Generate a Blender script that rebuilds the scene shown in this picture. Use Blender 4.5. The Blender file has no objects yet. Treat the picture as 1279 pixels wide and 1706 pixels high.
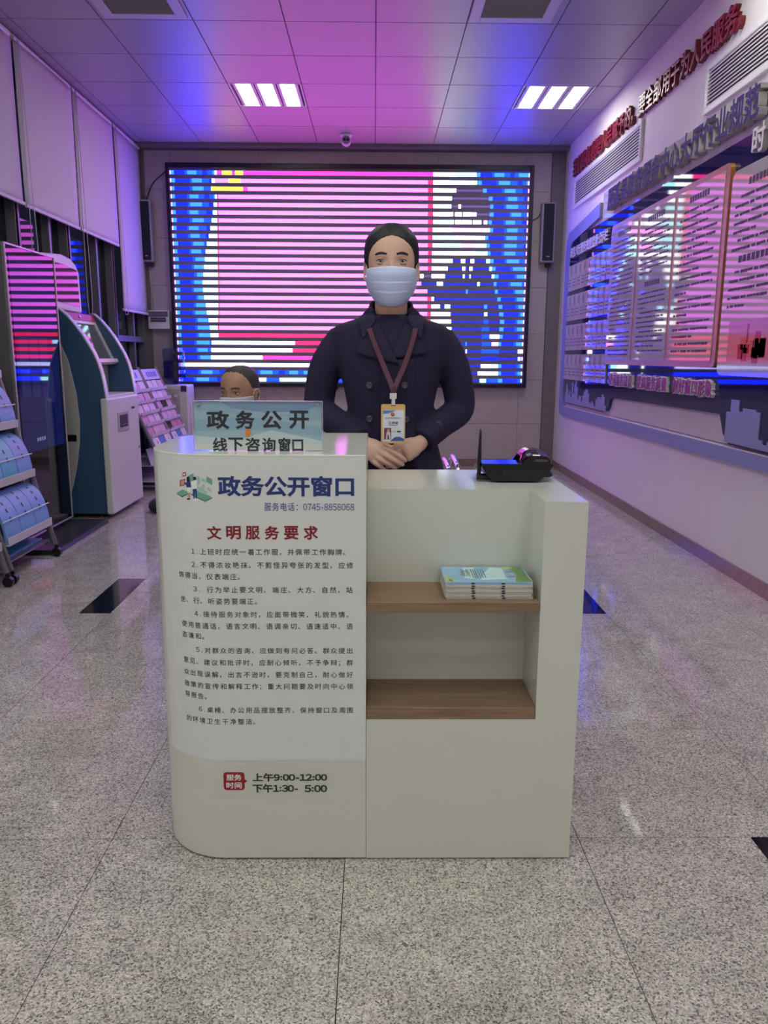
import bpy, bmesh, math, random
import numpy as np
from mathutils import Vector, Matrix
random.seed(7)
rng = np.random.default_rng(7)
scene = bpy.context.scene
col = scene.collection
PI = math.pi

# ------------------------------------------------------------------ camera
IMG_W, IMG_H = 1279.0, 1706.0
FPX, YAW, PITCH, ROLL, EYE = 1303.2857, 0.0131, 0.1961, 0.0051, 1.2196
def cam_axes():
    cy, sy, cp, sp, cr, sr = math.cos(YAW), math.sin(YAW), math.cos(PITCH), math.sin(PITCH), math.cos(ROLL), math.sin(ROLL)
    f = np.array([sy*cp, cy*cp, -sp]); rt = np.array([cy, -sy, 0.0]); up = np.cross(rt, f)
    return cr*rt + sr*up, -sr*rt + cr*up, f
CR, CU, CF = cam_axes()
cam_data = bpy.data.cameras.new('camera')
cam_data.sensor_fit = 'HORIZONTAL'; cam_data.sensor_width = 36.0
cam_data.lens = FPX*36.0/IMG_W
cam_data.clip_start = 0.05; cam_data.clip_end = 100
cam = bpy.data.objects.new('camera', cam_data); col.objects.link(cam)
cam.matrix_world = Matrix(((CR[0], CU[0], -CF[0], 0), (CR[1], CU[1], -CF[1], 0), (CR[2], CU[2], -CF[2], EYE), (0, 0, 0, 1)))
scene.camera = cam

def at(u, v, Y):
    """the point of the depth plane Y that a photo pixel shows"""
    d = CF + (u-639.5)/FPX*CR - (v-853)/FPX*CU
    p = d*(Y/d[1]); return np.array([p[0], p[1], p[2]+EYE])

# ------------------------------------------------------------------ world, exposure
world = bpy.data.worlds.new('night'); scene.world = world; world.use_nodes = True
world.node_tree.nodes['Background'].inputs[0].default_value = (0.10, 0.11, 0.16, 1)
world.node_tree.nodes['Background'].inputs[1].default_value = 1.0
vs = scene.view_settings
vs.view_transform = 'Standard'; vs.look = 'None'; vs.gamma = 1.0; vs.use_curve_mapping = False
vs.exposure = 0.50
try:
    scene.cycles.use_denoising = True
    scene.cycles.max_bounces = 7; scene.cycles.diffuse_bounces = 4; scene.cycles.glossy_bounces = 4
    scene.cycles.transmission_bounces = 6; scene.cycles.transparent_max_bounces = 8
    scene.cycles.sample_clamp_indirect = 8.0
    scene.cycles.caustics_reflective = False; scene.cycles.caustics_refractive = False
except Exception: pass
LAMP_POWER = 16.0         # radiance of the ceiling lamp diffusers over the hall
LOBBY_FILL_POWER = 8.5        # unseen fittings added behind the camera to brighten the counter front
LED_POWER = 3.7          # radiance of the wall screen's lit rows

# ------------------------------------------------------------------ colours and materials
def lin(h):
    if isinstance(h, str):
        h = h.lstrip('#'); c = [int(h[i:i+2], 16)/255 for i in (0, 2, 4)]
    else: c = [x/255 for x in h]
    return tuple((x/12.92 if x <= .04045 else ((x+.055)/1.055)**2.4) for x in c)
MATS = {}
def mat(name, c='808080', rough=.5, metal=0., spec=.5, emit=None, estr=1., noise=0., nscale=30., bump=0., bscale=60., coat=0., alpha_trans=0., ior=1.5, rvar=0.):
    if name in MATS: return MATS[name]
    m = bpy.data.materials.new(name); m.use_nodes = True; MATS[name] = m
    nt = m.node_tree; b = nt.nodes['Principled BSDF']
    lc = lin(c)
    b.inputs['Base Color'].default_value = (*lc, 1); b.inputs['Roughness'].default_value = rough
    b.inputs['Metallic'].default_value = metal; b.inputs['Specular IOR Level'].default_value = spec
    b.inputs['IOR'].default_value = ior; b.inputs['Coat Weight'].default_value = coat; b.inputs['Coat Roughness'].default_value = .05
    if alpha_trans: b.inputs['Transmission Weight'].default_value = alpha_trans
    if emit: b.inputs['Emission Color'].default_value = (*lin(emit), 1); b.inputs['Emission Strength'].default_value = estr
    tc = nt.nodes.new('ShaderNodeTexCoord')
    if noise:
        n = nt.nodes.new('ShaderNodeTexNoise'); n.inputs['Scale'].default_value = nscale; n.inputs['Detail'].default_value = 4
        r = nt.nodes.new('ShaderNodeValToRGB')
        r.color_ramp.elements[0].position = .3; r.color_ramp.elements[1].position = .7
        r.color_ramp.elements[0].color = (*[x*(1-noise) for x in lc], 1); r.color_ramp.elements[1].color = (*[min(1, x*(1+noise)) for x in lc], 1)
        nt.links.new(tc.outputs['Object'], n.inputs['Vector']); nt.links.new(n.outputs['Fac'], r.inputs['Fac']); nt.links.new(r.outputs['Color'], b.inputs['Base Color'])
    if bump:
        n2 = nt.nodes.new('ShaderNodeTexNoise'); n2.inputs['Scale'].default_value = bscale; n2.inputs['Detail'].default_value = 3
        bp = nt.nodes.new('ShaderNodeBump'); bp.inputs['Strength'].default_value = bump; bp.inputs['Distance'].default_value = .01
        nt.links.new(tc.outputs['Object'], n2.inputs['Vector']); nt.links.new(n2.outputs['Fac'], bp.inputs['Height']); nt.links.new(bp.outputs['Normal'], b.inputs['Normal'])
    return m

def granite(name, dark=False):
    m = bpy.data.materials.new(name); m.use_nodes = True; MATS[name] = m
    nt = m.node_tree; b = nt.nodes['Principled BSDF']
    geo = nt.nodes.new('ShaderNodeNewGeometry')
    oi = nt.nodes.new('ShaderNodeObjectInfo')
    add = nt.nodes.new('ShaderNodeVectorMath'); add.operation = 'ADD'
    mul = nt.nodes.new('ShaderNodeVectorMath'); mul.operation = 'SCALE'; mul.inputs['Scale'].default_value = 7.0
    comb = nt.nodes.new('ShaderNodeCombineXYZ'); nt.links.new(oi.outputs['Random'], comb.inputs[0]); nt.links.new(oi.outputs['Random'], comb.inputs[2])
    nt.links.new(comb.outputs[0], mul.inputs[0]); nt.links.new(geo.outputs['Position'], add.inputs[0]); nt.links.new(mul.outputs[0], add.inputs[1])
    v = nt.nodes.new('ShaderNodeTexVoronoi'); v.inputs['Scale'].default_value = 300
    nt.links.new(add.outputs[0], v.inputs['Vector'])
    sep = nt.nodes.new('ShaderNodeSeparateColor'); nt.links.new(v.outputs['Color'], sep.inputs[0])
    r = nt.nodes.new('ShaderNodeValToRGB'); r.color_ramp.interpolation = 'CONSTANT'
    pal = [(0, '6d6764'), (.10, '918a85'), (.26, 'b0a8a2'), (.50, 'c2bab4'), (.72, 'd0c9c3'), (.90, 'dfd9d3')] if not dark else [(0, '0b0d14'), (.5, '10131c'), (.9, '191d28')]
    e = r.color_ramp.elements
    while len(e) < len(pal): e.new(.5)
    for el, (p, c) in zip(e, pal): el.position = p; el.color = (*lin(c), 1)
    nt.links.new(sep.outputs[0], r.inputs['Fac'])
    n = nt.nodes.new('ShaderNodeTexNoise'); n.inputs['Scale'].default_value = 9; n.inputs['Detail'].default_value = 5
    nt.links.new(add.outputs[0], n.inputs['Vector'])
    mr = nt.nodes.new('ShaderNodeMapRange'); mr.inputs['From Min'].default_value = .3; mr.inputs['From Max'].default_value = .7
    mr.inputs['To Min'].default_value = .86; mr.inputs['To Max'].default_value = 1.1
    nt.links.new(n.outputs['Fac'], mr.inputs['Value'])
    mx = nt.nodes.new('ShaderNodeVectorMath'); mx.operation = 'SCALE'
    nt.links.new(r.outputs['Color'], mx.inputs[0]); nt.links.new(mr.outputs['Result'], mx.inputs['Scale'])
    nt.links.new(mx.outputs[0], b.inputs['Base Color'])
    # a slightly uneven polish
    rr = nt.nodes.new('ShaderNodeMapRange'); rr.inputs['To Min'].default_value = .04; rr.inputs['To Max'].default_value = .085
    nt.links.new(n.outputs['Fac'], rr.inputs['Value']); nt.links.new(rr.outputs['Result'], b.inputs['Roughness'])
    bp = nt.nodes.new('ShaderNodeBump'); bp.inputs['Strength'].default_value = .03; bp.inputs['Distance'].default_value = .002
    nt.links.new(sep.outputs[0], bp.inputs['Height']); nt.links.new(bp.outputs['Normal'], b.inputs['Normal'])
    b.inputs['Specular IOR Level'].default_value = .55
    return m

def attr_emission(name, strength, base='201e28'):
    m = bpy.data.materials.new(name); m.use_nodes = True; MATS[name] = m
    nt = m.node_tree; b = nt.nodes['Principled BSDF']
    a = nt.nodes.new('ShaderNodeAttribute'); a.attribute_name = 'Col'
    # single diodes show as a fine ripple along the row
    geo = nt.nodes.new('ShaderNodeNewGeometry'); w = nt.nodes.new('ShaderNodeTexNoise'); w.inputs['Scale'].default_value = 60
    nt.links.new(geo.outputs['Position'], w.inputs['Vector'])
    mr = nt.nodes.new('ShaderNodeMapRange'); mr.inputs['To Min'].default_value = .7; mr.inputs['To Max'].default_value = 1.3
    nt.links.new(w.outputs['Fac'], mr.inputs['Value'])
    s = nt.nodes.new('ShaderNodeVectorMath'); s.operation = 'SCALE'
    nt.links.new(a.outputs['Color'], s.inputs[0]); nt.links.new(mr.outputs['Result'], s.inputs['Scale'])
    b.inputs['Base Color'].default_value = (*lin(base), 1); b.inputs['Roughness'].default_value = .6
    nt.links.new(s.outputs[0], b.inputs['Emission Color']); b.inputs['Emission Strength'].default_value = strength
    return m

def wood(name, c0, c1):
    m = bpy.data.materials.new(name); m.use_nodes = True; MATS[name] = m
    nt = m.node_tree; b = nt.nodes['Principled BSDF']
    geo = nt.nodes.new('ShaderNodeNewGeometry'); mp = nt.nodes.new('ShaderNodeMapping'); mp.inputs['Scale'].default_value = (2.5, 60, 90)
    n = nt.nodes.new('ShaderNodeTexNoise'); n.inputs['Scale'].default_value = 3; n.inputs['Detail'].default_value = 7; n.inputs['Distortion'].default_value = .6
    r = nt.nodes.new('ShaderNodeValToRGB'); r.color_ramp.elements[0].position = .3; r.color_ramp.elements[1].position = .72
    r.color_ramp.elements[0].color = (*lin(c0), 1); r.color_ramp.elements[1].color = (*lin(c1), 1)
    nt.links.new(geo.outputs['Position'], mp.inputs[0]); nt.links.new(mp.outputs[0], n.inputs['Vector']); nt.links.new(n.outputs['Fac'], r.inputs['Fac'])
    nt.links.new(r.outputs['Color'], b.inputs['Base Color']); b.inputs['Roughness'].default_value = .5
    return m

def glass(name, c='ffffff', tint_fac=.0, dark='101018', rough=.02):
    """clear sheet: see-through with a real Fresnel reflection"""
    m = bpy.data.materials.new(name); m.use_nodes = True; MATS[name] = m
    nt = m.node_tree; nt.nodes.clear()
    out = nt.nodes.new('ShaderNodeOutputMaterial'); mix = nt.nodes.new('ShaderNodeMixShader'); fr = nt.nodes.new('ShaderNodeFresnel'); fr.inputs['IOR'].default_value = 1.5
    tr = nt.nodes.new('ShaderNodeBsdfTransparent'); tr.inputs[0].default_value = (*lin(c), 1)
    gl = nt.nodes.new('ShaderNodeBsdfGlossy'); gl.inputs['Roughness'].default_value = rough
    geo = nt.nodes.new('ShaderNodeNewGeometry'); inv = nt.nodes.new('ShaderNodeMath'); inv.operation = 'SUBTRACT'; inv.inputs[0].default_value = 1.0
    mu = nt.nodes.new('ShaderNodeMath'); mu.operation = 'MULTIPLY'      # only the outer side reflects: a thin sheet, no inner mirror
    nt.links.new(geo.outputs['Backfacing'], inv.inputs[1]); nt.links.new(inv.outputs[0], mu.inputs[0]); nt.links.new(fr.outputs[0], mu.inputs[1])
    nt.links.new(mu.outputs[0], mix.inputs[0]); nt.links.new(tr.outputs[0], mix.inputs[1]); nt.links.new(gl.outputs[0], mix.inputs[2]); nt.links.new(mix.outputs[0], out.inputs[0])
    return m

# ------------------------------------------------------------------ mesh building
ORG = {}
def origin(o): return ORG.get(o.name, np.zeros(3)) if o else np.zeros(3)
class MB:
    def __init__(s): s.v = []; s.f = []; s.mi = []; s.fc = []; s.M = None
    def add(s, vs, fs, m=0, fcol=None):
        vs = [np.asarray(p, float) for p in vs]
        if s.M is not None: vs = [np.array(s.M @ Vector(p)) for p in vs]
        b = len(s.v); s.v += vs
        for k, f in enumerate(fs):
            s.f.append([i+b for i in f]); s.mi.append(m if not isinstance(m, (list, tuple)) else m[k]); s.fc.append(fcol)
        return s
    def box(s, x0, x1, y0, y1, z0, z1, m=0, fcol=None):
        return s.add([(x0,y0,z0),(x1,y0,z0),(x1,y1,z0),(x0,y1,z0),(x0,y0,z1),(x1,y0,z1),(x1,y1,z1),(x0,y1,z1)],
              [(0,3,2,1),(4,5,6,7),(0,1,5,4),(1,2,6,5),(2,3,7,6),(3,0,4,7)], m, fcol)
    def quad(s, a, b, c, d, m=0, fcol=None): return s.add([a,b,c,d], [(0,1,2,3)], m, fcol)
    def loft(s, rings, m=0, cap0=True, cap1=True):
        n = len(rings[0]); vs = [p for r in rings for p in r]; fs = []
        for k in range(len(rings)-1):
            for i in range(n):
                j = (i+1) % n; fs.append((k*n+i, k*n+j, (k+1)*n+j, (k+1)*n+i))
        if cap0: fs.append(tuple(range(n-1, -1, -1)))
        if cap1: fs.append(tuple(range((len(rings)-1)*n, len(rings)*n)))
        return s.add(vs, fs, m)
    def tube(s, pts, r, n=8, m=0, flat=None, upv=None):
        pts = [np.asarray(p, float) for p in pts]
        rs = r if hasattr(r, '__len__') else [r]*len(pts)
        rings = []; nrm = None
        for k, p in enumerate(pts):
            t = pts[min(k+1, len(pts)-1)] - pts[max(k-1, 0)]; t = t/(np.linalg.norm(t)+1e-12)
            if nrm is None:
                u = np.array(upv if upv is not None else ([0,0,1] if abs(t[2]) < .9 else [1,0,0]), float)
                nrm = u - t*np.dot(u, t)
            else: nrm = nrm - t*np.dot(nrm, t)
            nrm = nrm/np.linalg.norm(nrm); bn = np.cross(t, nrm)
            q = rs[k]; ra, rb = (q if hasattr(q, '__len__') else (q, q))
            if flat: ra, rb = ra*flat[0], rb*flat[1]
            rings.append([p + nrm*ra*math.cos(a) + bn*rb*math.sin(a) for a in [2*PI*i/n for i in range(n)]])
        return s.loft(rings, m)
    def cyl(s, a, b, r, n=16, m=0): return s.tube([a, b], r, n, m)
    def prism(s, poly, fn, d0, d1, m=0):
        n = len(poly); vs = [fn(p[0], p[1], d0) for p in poly] + [fn(p[0], p[1], d1) for p in poly]
        fs = [tuple(range(n-1, -1, -1)), tuple(range(n, 2*n))] + [(i, (i+1) % n, n+(i+1) % n, n+i) for i in range(n)]
        return s.add(vs, fs, m)
    def flat(s, poly, fn, m=0): return s.add([fn(p[0], p[1]) for p in poly], [tuple(range(len(poly)))], m)
    def lathe(s, prof, c, n=24, m=0, axis='z'):
        rings = []
        for r, h in prof:
            ring = []
            for i in range(n):
                a = 2*PI*i/n
                p = (r*math.cos(a), r*math.sin(a), h) if axis == 'z' else ((r*math.cos(a), h, r*math.sin(a)) if axis == 'y' else (h, r*math.cos(a), r*math.sin(a)))
                ring.append(np.array(c)+np.array(p))
            rings.append(ring)
        return s.loft(rings, m)
    def ball(s, c, rx, ry=None, rz=None, n=16, m=0):
        ry = ry or rx; rz = rz or rx; k = n//2
        rings = [[np.array(c)+np.array((rx*math.cos(2*PI*i/n)*math.sin(PI*(j+.02)/(k+.04)), ry*math.sin(2*PI*i/n)*math.sin(PI*(j+.02)/(k+.04)), -rz*math.cos(PI*(j+.02)/(k+.04)))) for i in range(n)] for j in range(k+1)]
        return s.loft(rings, m)
    def build(s, name, mats, parent=None, bevel=0., seg=2, smooth=False, fix=True):
        if not isinstance(mats, (list, tuple)): mats = [mats]
        off = origin(parent)
        me = bpy.data.meshes.new(name)
        me.from_pydata([tuple(p-off) for p in s.v], [], s.f)
        for mm in mats: me.materials.append(mm)
        me.polygons.foreach_set('material_index', s.mi)
        if any(c is not None for c in s.fc):
            a = me.attributes.new('Col', 'FLOAT_COLOR', 'FACE')
            for k, c in enumerate(s.fc): a.data[k].color = (*(c or (0, 0, 0)), 1)
        if fix:
            bm = bmesh.new(); bm.from_mesh(me); bmesh.ops.recalc_face_normals(bm, faces=bm.faces); bm.to_mesh(me); bm.free()
        if smooth: me.shade_smooth()
        me.update()
        o = bpy.data.objects.new(name, me); col.objects.link(o)
        if parent: o.parent = parent
        ORG[o.name] = off
        if bevel:
            md = o.modifiers.new('edge', 'BEVEL'); md.width = bevel; md.segments = seg; md.limit_method = 'ANGLE'; md.angle_limit = .6
            md.harden_normals = False
        return o

def tag(o, label, cat, group=None):
    o['label'] = label; o['category'] = cat
    if group: o['group'] = group
    return o
def thing(name, label, cat, loc, group=None):
    o = bpy.data.objects.new(name, None); col.objects.link(o); o.location = loc; o.empty_display_size = .1
    ORG[o.name] = np.array(loc, float)
    return tag(o, label, cat, group)
def struct(o): o['kind'] = 'structure'; return o
def stuff(o): o['kind'] = 'stuff'; return o
def dup(o, dloc=(0,0,0), parent=None):
    c = o.copy(); col.objects.link(c)
    if parent: c.parent = parent
    else: c.location = Vector(o.location)+Vector(dloc)
    for ch in list(o.children): dup(ch, parent=c)
    return c
def instance(src, name, loc, parent=None, scale=None):
    c = bpy.data.objects.new(name, src); col.objects.link(c); c.location = loc
    if parent: c.parent = parent
    if scale: c.scale = scale
    return c

def spline(keys, ts):
    """smooth interpolation of rows of numbers given at key positions"""
    k = np.array([q[0] for q in keys], float); val = np.array([q[1:] for q in keys], float)
    d = np.zeros_like(val); h = np.diff(k)[:, None]; sl = np.diff(val, axis=0)/h
    for c in range(val.shape[1]):
        for i in range(1, len(k)-1):
            a, b = sl[i-1, c], sl[i, c]
            d[i, c] = 0 if a*b <= 0 else 2*a*b/(a+b)
        d[0, c] = sl[0, c]; d[-1, c] = sl[-1, c]
    out = []
    for t in ts:
        i = min(max(int(np.searchsorted(k, t)-1), 0), len(k)-2); H = k[i+1]-k[i]; x = (t-k[i])/H
        out.append((2*x**3-3*x**2+1)*val[i] + (x**3-2*x**2+x)*H*d[i] + (-2*x**3+3*x**2)*val[i+1] + (x**3-x**2)*H*d[i+1])
    return np.array(out)
def path(pts, n):
    pts = np.array(pts, float); t = np.concatenate([[0], np.cumsum(np.linalg.norm(np.diff(pts[:, :3], axis=0), axis=1))])
    return spline([(a, *p) for a, p in zip(t, pts)], np.linspace(0, t[-1], n))
def rrect(x0, x1, z0, z1, r, n=5):
    out = []
    for cx, cz, a0 in ((x1-r, z1-r, 0), (x0+r, z1-r, 90), (x0+r, z0+r, 180), (x1-r, z0+r, 270)):
        for i in range(n+1):
            a = math.radians(a0+90*i/n); out.append((cx+r*math.cos(a), cz+r*math.sin(a)))
    return out

# ------------------------------------------------------------------ lettering
_TX = {}
def glyphs(s, offset=0., extrude=0., res=2, spacing=1.):
    key = (s, offset, extrude, res, spacing)
    if key not in _TX and any(c in '0123456789' for c in s):      # lining figures: the full-width digits, closed up
        V, F, N, x, n = [], [], [], 0., 0
        for c in s:
            w = 1.0 if ord(c) > 0x2000 else (.56 if c.isdigit() else (.30 if c in ' .:' else .46))
            v, f, nz = glyphs(chr(ord(c)+0xFEE0) if c.isdigit() else c, offset, extrude, res)
            if len(v):
                lo, hi = v.min(0), v.max(0); dx = x if w == 1.0 else x+(w-(hi[0]-lo[0]))/2-lo[0]
                V.append(v+np.array((dx, .06 if c in ':-' else 0, 0))); F += [tuple(i+n for i in q) for q in f]; N += list(nz); n += len(v)
            x += w*spacing
        _TX[key] = (np.concatenate(V), F, N)
    if key not in _TX:
        c = bpy.data.curves.new('t', 'FONT'); c.body = s; c.size = 1; c.resolution_u = res; c.bevel_depth = offset if offset > .003 else 0; c.bevel_resolution = 0; c.extrude = extrude; c.space_character = spacing
        o = bpy.data.objects.new('t', c); col.objects.link(o)
        dg = bpy.context.evaluated_depsgraph_get()
        me = bpy.data.meshes.new_from_object(o.evaluated_get(dg))
        v = np.array([p.co[:] for p in me.vertices]); f = [tuple(p.vertices) for p in me.polygons]; nz = [p.normal.z for p in me.polygons]
        bpy.data.objects.remove(o); bpy.data.curves.remove(c); bpy.data.meshes.remove(me)
        if offset > .003 and extrude == 0 and len(v):       # flat print: keep the upper skin only
            f, nz = zip(*[(q, w) for q, w in zip(f, nz) if w > .05]); f, nz = list(f), list(nz)
        _TX[key] = (v, f, nz)
    return _TX[key]
def text(mb, s, x0, x1, z0, z1, fn, m=0, offset=0., extrude=0., side=None, res=2, spacing=1.):
    """lay the words s into the rectangle x0..x1 by z0..z1; fn(x, z, d) puts it on its surface"""
    v, f, nz = glyphs(s, offset, extrude, res, spacing)
    if len(v) == 0: return
    lo, hi = v.min(0), v.max(0)
    if x1 is None: x1 = x0 + (hi[0]-lo[0])*(z1-z0)/(hi[1]-lo[1])
    sx = (x1-x0)/(hi[0]-lo[0]); sz = (z1-z0)/(hi[1]-lo[1])
    P = [fn(x0+(p[0]-lo[0])*sx, z0+(p[1]-lo[1])*sz, p[2]*sz*.08) for p in v]
    mi = [m if (side is None or abs(n) > .7) else side for n in nz]
    mb.add(P, f, mi)
def em(mb, s, x0, zc, size, fn, m=0, offset=0., pitch=None):
    """a line of full-width characters with fixed pitch, each in its em square"""
    pitch = pitch or size; x = x0
    for ch in s:
        wide = ord(ch) > 0x2000
        v, f, nz = glyphs(ch, offset)
        if len(v):
            k = size/1.0
            adv = pitch if wide else pitch*.56
            lo, hi = v.min(0), v.max(0)
            cx = x if ch in '，。、：；' else x + (adv-(hi[0]-lo[0])*k)/2 - lo[0]*k
            mb.add([fn(cx+p[0]*k, zc+(p[1]-.36)*k, 0) for p in v], f, m)
        x += pitch if wide else pitch*.56
    return x

# ================================================================== THE ROOM
XL, XR, YB, YN, H = -2.54, 2.03, 8.87, -3.2, 3.382
GX, GY = -0.6698, 1.8172            # floor joints
CX, CY = 0.0047, 5.6888             # ceiling joints
m_wall = mat('wall_paint', 'e6dfe1', .62, noise=.02, nscale=3)
m_stone = mat('wall_stone', 'b9aca8', .4, noise=.06, nscale=14)
m_joint = mat('joint_dark', '6a6260', .8)
m_ceil = mat('ceiling_metal', 'a9a5ae', .36, spec=.7, bump=.12, bscale=130)
m_gran = granite('granite_floor'); m_blk = granite('granite_black', True)
m_frame = mat('window_aluminium', '7d7982', .42, metal=.3, noise=.04)
m_skirt = mat('skirting_stone', '8a736b', .22, noise=.1, nscale=30)
m_white = mat('white_paint_metal', 'e8e6e6', .4)
m_black = mat('black_plastic', '101013', .35, noise=.1, nscale=80)
m_steel = mat('steel', 'b9b9be', .25, metal=.9)

# floor: bed plus one granite tile per joint square
fl = MB().box(XL-.1, XR+.1, YN, YB+.1, -.14, -.012).build('floor', m_joint); struct(fl)
cells_x = []
i0 = math.floor((XL-GX)/.6)
for i in range(i0, i0+9):
    a, b = max(XL, GX+.6*i), min(XR, GX+.6*i+.6)
    if b-a > .02: cells_x.append((i, a, b))
black = {(2, 3), (-2, 3), (2, -1), (-2, -1), (2, 7), (-2, 7)}
tile_cache = {}
def slab(w, d, t, mt, key, bev=.0012):
    k = (round(w, 3), round(d, 3), key)
    if k not in tile_cache:
        o = MB().box(-w/2+.001, w/2-.001, -d/2+.001, d/2-.001, -t, 0).build('slab', mt)
        tile_cache[k] = o.data; bpy.data.objects.remove(o)
    return tile_cache[k]
for k in range(-6, 12):
    y0, y1 = GY+.6*k, min(YB, GY+.6*k+.6)
    if y1-y0 < .03: continue
    for i, a, b in cells_x:
        if (i, k) in black:
            instance(slab(.15, y1-y0, .0115, m_blk, 'b'), 'inlay_tile', (b-.075, (y0+y1)/2, 0), fl)
            b -= .15
        instance(slab(b-a, y1-y0, .0115, m_gran, 'g'), 'floor_tile', ((a+b)/2, (y0+y1)/2, 0), fl)
near = MB().box(XL, XR, YN, GY-3.6, -.0119, -.0005).build('floor_apron', m_gran, fl); stuff(near)

# ceiling: panels hung in a grid
HALL = {(x, k) for x in (-2, 2) for k in (2, -3)}  # the nearer pair is unseen, added to brighten the hall
LAMPS = HALL | {(x, y) for x in (-3, -1, 1) for y in (-7, -9, -11, -13)}  # lobby rows are unseen, added to light the counter front
VENTS = {(-3, -1), (1, -1)}
ce = MB().box(XL-.1, XR+.1, YN, YB+.1, H+.03, H+.12).build('ceiling', m_joint); struct(ce)
m_tbar = mat('ceiling_t_bar', '66606a', .6, spec=.3)
def cpanel(w, d):
    k = ('c', round(w, 3), round(d, 3))
    if k not in tile_cache:
        o = MB().box(-w/2+.004, w/2-.004, -d/2+.004, d/2-.004, 0, .012).build('panel', m_ceil); tile_cache[k] = o.data; bpy.data.objects.remove(o)
    return tile_cache[k]
j0 = math.floor((XL-CX)/.6); k0 = math.floor((YN-CY)/.6)+1
for k in range(k0, 6):
    y0, y1 = CY+.6*k, min(YB, CY+.6*k+.6)
    for i in range(j0, j0+9):
        a, b = max(XL, CX+.6*i), min(XR, CX+.6*i+.6)
        if b-a < .02 or y1-y0 < .02 or (i, k) in LAMPS: continue
        instance(cpanel(b-a, y1-y0), 'ceiling_panel', ((a+b)/2, (y0+y1)/2, H), ce)
tb = MB()
for i in range(j0, j0+9):
    x = CX+.6*i
    if XL < x < XR: tb.box(x-.009, x+.009, YN, YB, H+.006, H+.03)
for k in range(k0, 7):
    y = CY+.6*k
    if YN < y < YB: tb.box(XL, XR, y-.009, y+.009, H+.006, H+.029)
tbo = tb.build('t_bar_grid', m_tbar, ce); stuff(tbo)
# pelmet where the ceiling meets the stone wall
struct(MB().box(XL, XR, 8.70, YB, H-.035, H-.001).build('trim_1', mat('pelmet', '7d747c', .6)))

# walls
struct(MB().box(XR, XR+.12, YN, YB+.1, -.1, H+.1).build('wall_right', m_wall))
wb = MB().box(XL-.1, XR+.1, YB, YB+.12, -.1, H+.1).build('wall_back', m_joint); struct(wb)
zj = [.0, .483, .975, 1.47, 1.966, 2.46, 2.955, 3.345]
xj = [-2.44, -2.165, -1.222, -.276, .67, 1.617, 1.885]
for a, b in zip(xj[:-1], xj[1:]):
    for c, d in zip(zj[:-1], zj[1:]):
        MB().box(a+.0015, b-.0015, YB-.012, YB-.0005, c+.0015, d-.0015).build('stone_panel', m_stone, wb)
for a, b in ((XL, -2.44), (1.888, XR)):
    MB().box(a, b, YB-.03, YB-.0005, 0, 3.345).build('pier_panel', mat('pier_stone', '7d7473', .3, noise=.08, nscale=12), wb)
struct(MB().box(XR-.012, XR-.0005, YN, YB-.03, 0.0005, .08).build('baseboard_right', m_skirt))
struct(MB().box(-2.44, XR-.0125, YB-.024, YB-.0125, 0.0005, .08).build('baseboard_back', m_skirt))
struct(MB().box(XL-.1, XR+.1, YN-.12, YN, -.1, H+.1).build('wall_front', m_wall))
wl = MB().box(XL-.12, XL, YN, 3.74, -.1, H+.1).build('wall_left', m_wall); struct(wl)
struct(MB().box(XL-.12, XL, 3.74, YB+.1, 3.2, H+.1).build('wall_left_head', m_wall))
struct(MB().box(XL-.12, XL, 3.74, YB+.1, -.1, .02).build('wall_left_sill', m_wall))

# glazed front along the left side: four bays of dark night glass
m_pane = glass('night_glass', '8a8a98')
posts = [3.76, 4.80, 5.83, 6.77, 7.88, 8.83]
for n in range(5):
    y0, y1 = posts[n], posts[n+1]
    w = MB()
    w.box(XL-.09, XL+.03, y0-.035, y0+.035, .02, 3.2)
    w.box(XL-.09, XL+.03, y1-.0349, y1+.005, .02, 3.2)
    w.box(XL-.085, XL+.028, y0+.035, y1-.035, 1.355, 1.415); w.box(XL-.085, XL+.028, y0+.035, y1-.035, .021, .10); w.box(XL-.085, XL+.028, y0+.035, y1-.035, 3.12, 3.199)
    wo = w.build('window_%d' % (n+1), m_frame, bevel=.004); struct(wo)
    ym = y0+(y1-y0)*.62
    MB().box(XL-.07, XL+.02, ym-.02, ym+.02, 1.4151, 3.1199).build('mullion', m_frame, wo, bevel=.003)
    MB().box(XL-.07, XL+.02, ym-.02, ym+.02, .101, 1.3549).build('mullion', m_frame, wo, bevel=.003)
    for za, zb in ((.10, 1.355), (1.415, 3.12)):
        for ya, yb in ((y0+.035, ym-.02), (ym+.02, y1-.035)):
            MB().box(XL-.05, XL-.042, ya, yb, za, zb).build('pane', m_pane, wo)
    if n == 3: MB().box(XL+.03, XL+.05, y1-.025, y1-.005, 1.05, 1.22).build('handle', m_steel, wo, bevel=.004)
# the pavement and dark facade outside
struct(MB().box(-9, XL-.13, 2, 11, -.2, -.05).build('ground_outside', mat('asphalt', '2a2a2e', .8, noise=.2)))
struct(MB().box(-6.2, -6.0, 2, 11, -.05, 4.5).build('wall_outside', mat('outside_wall', '8a8590', .8, noise=.15, nscale=2)))

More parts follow.
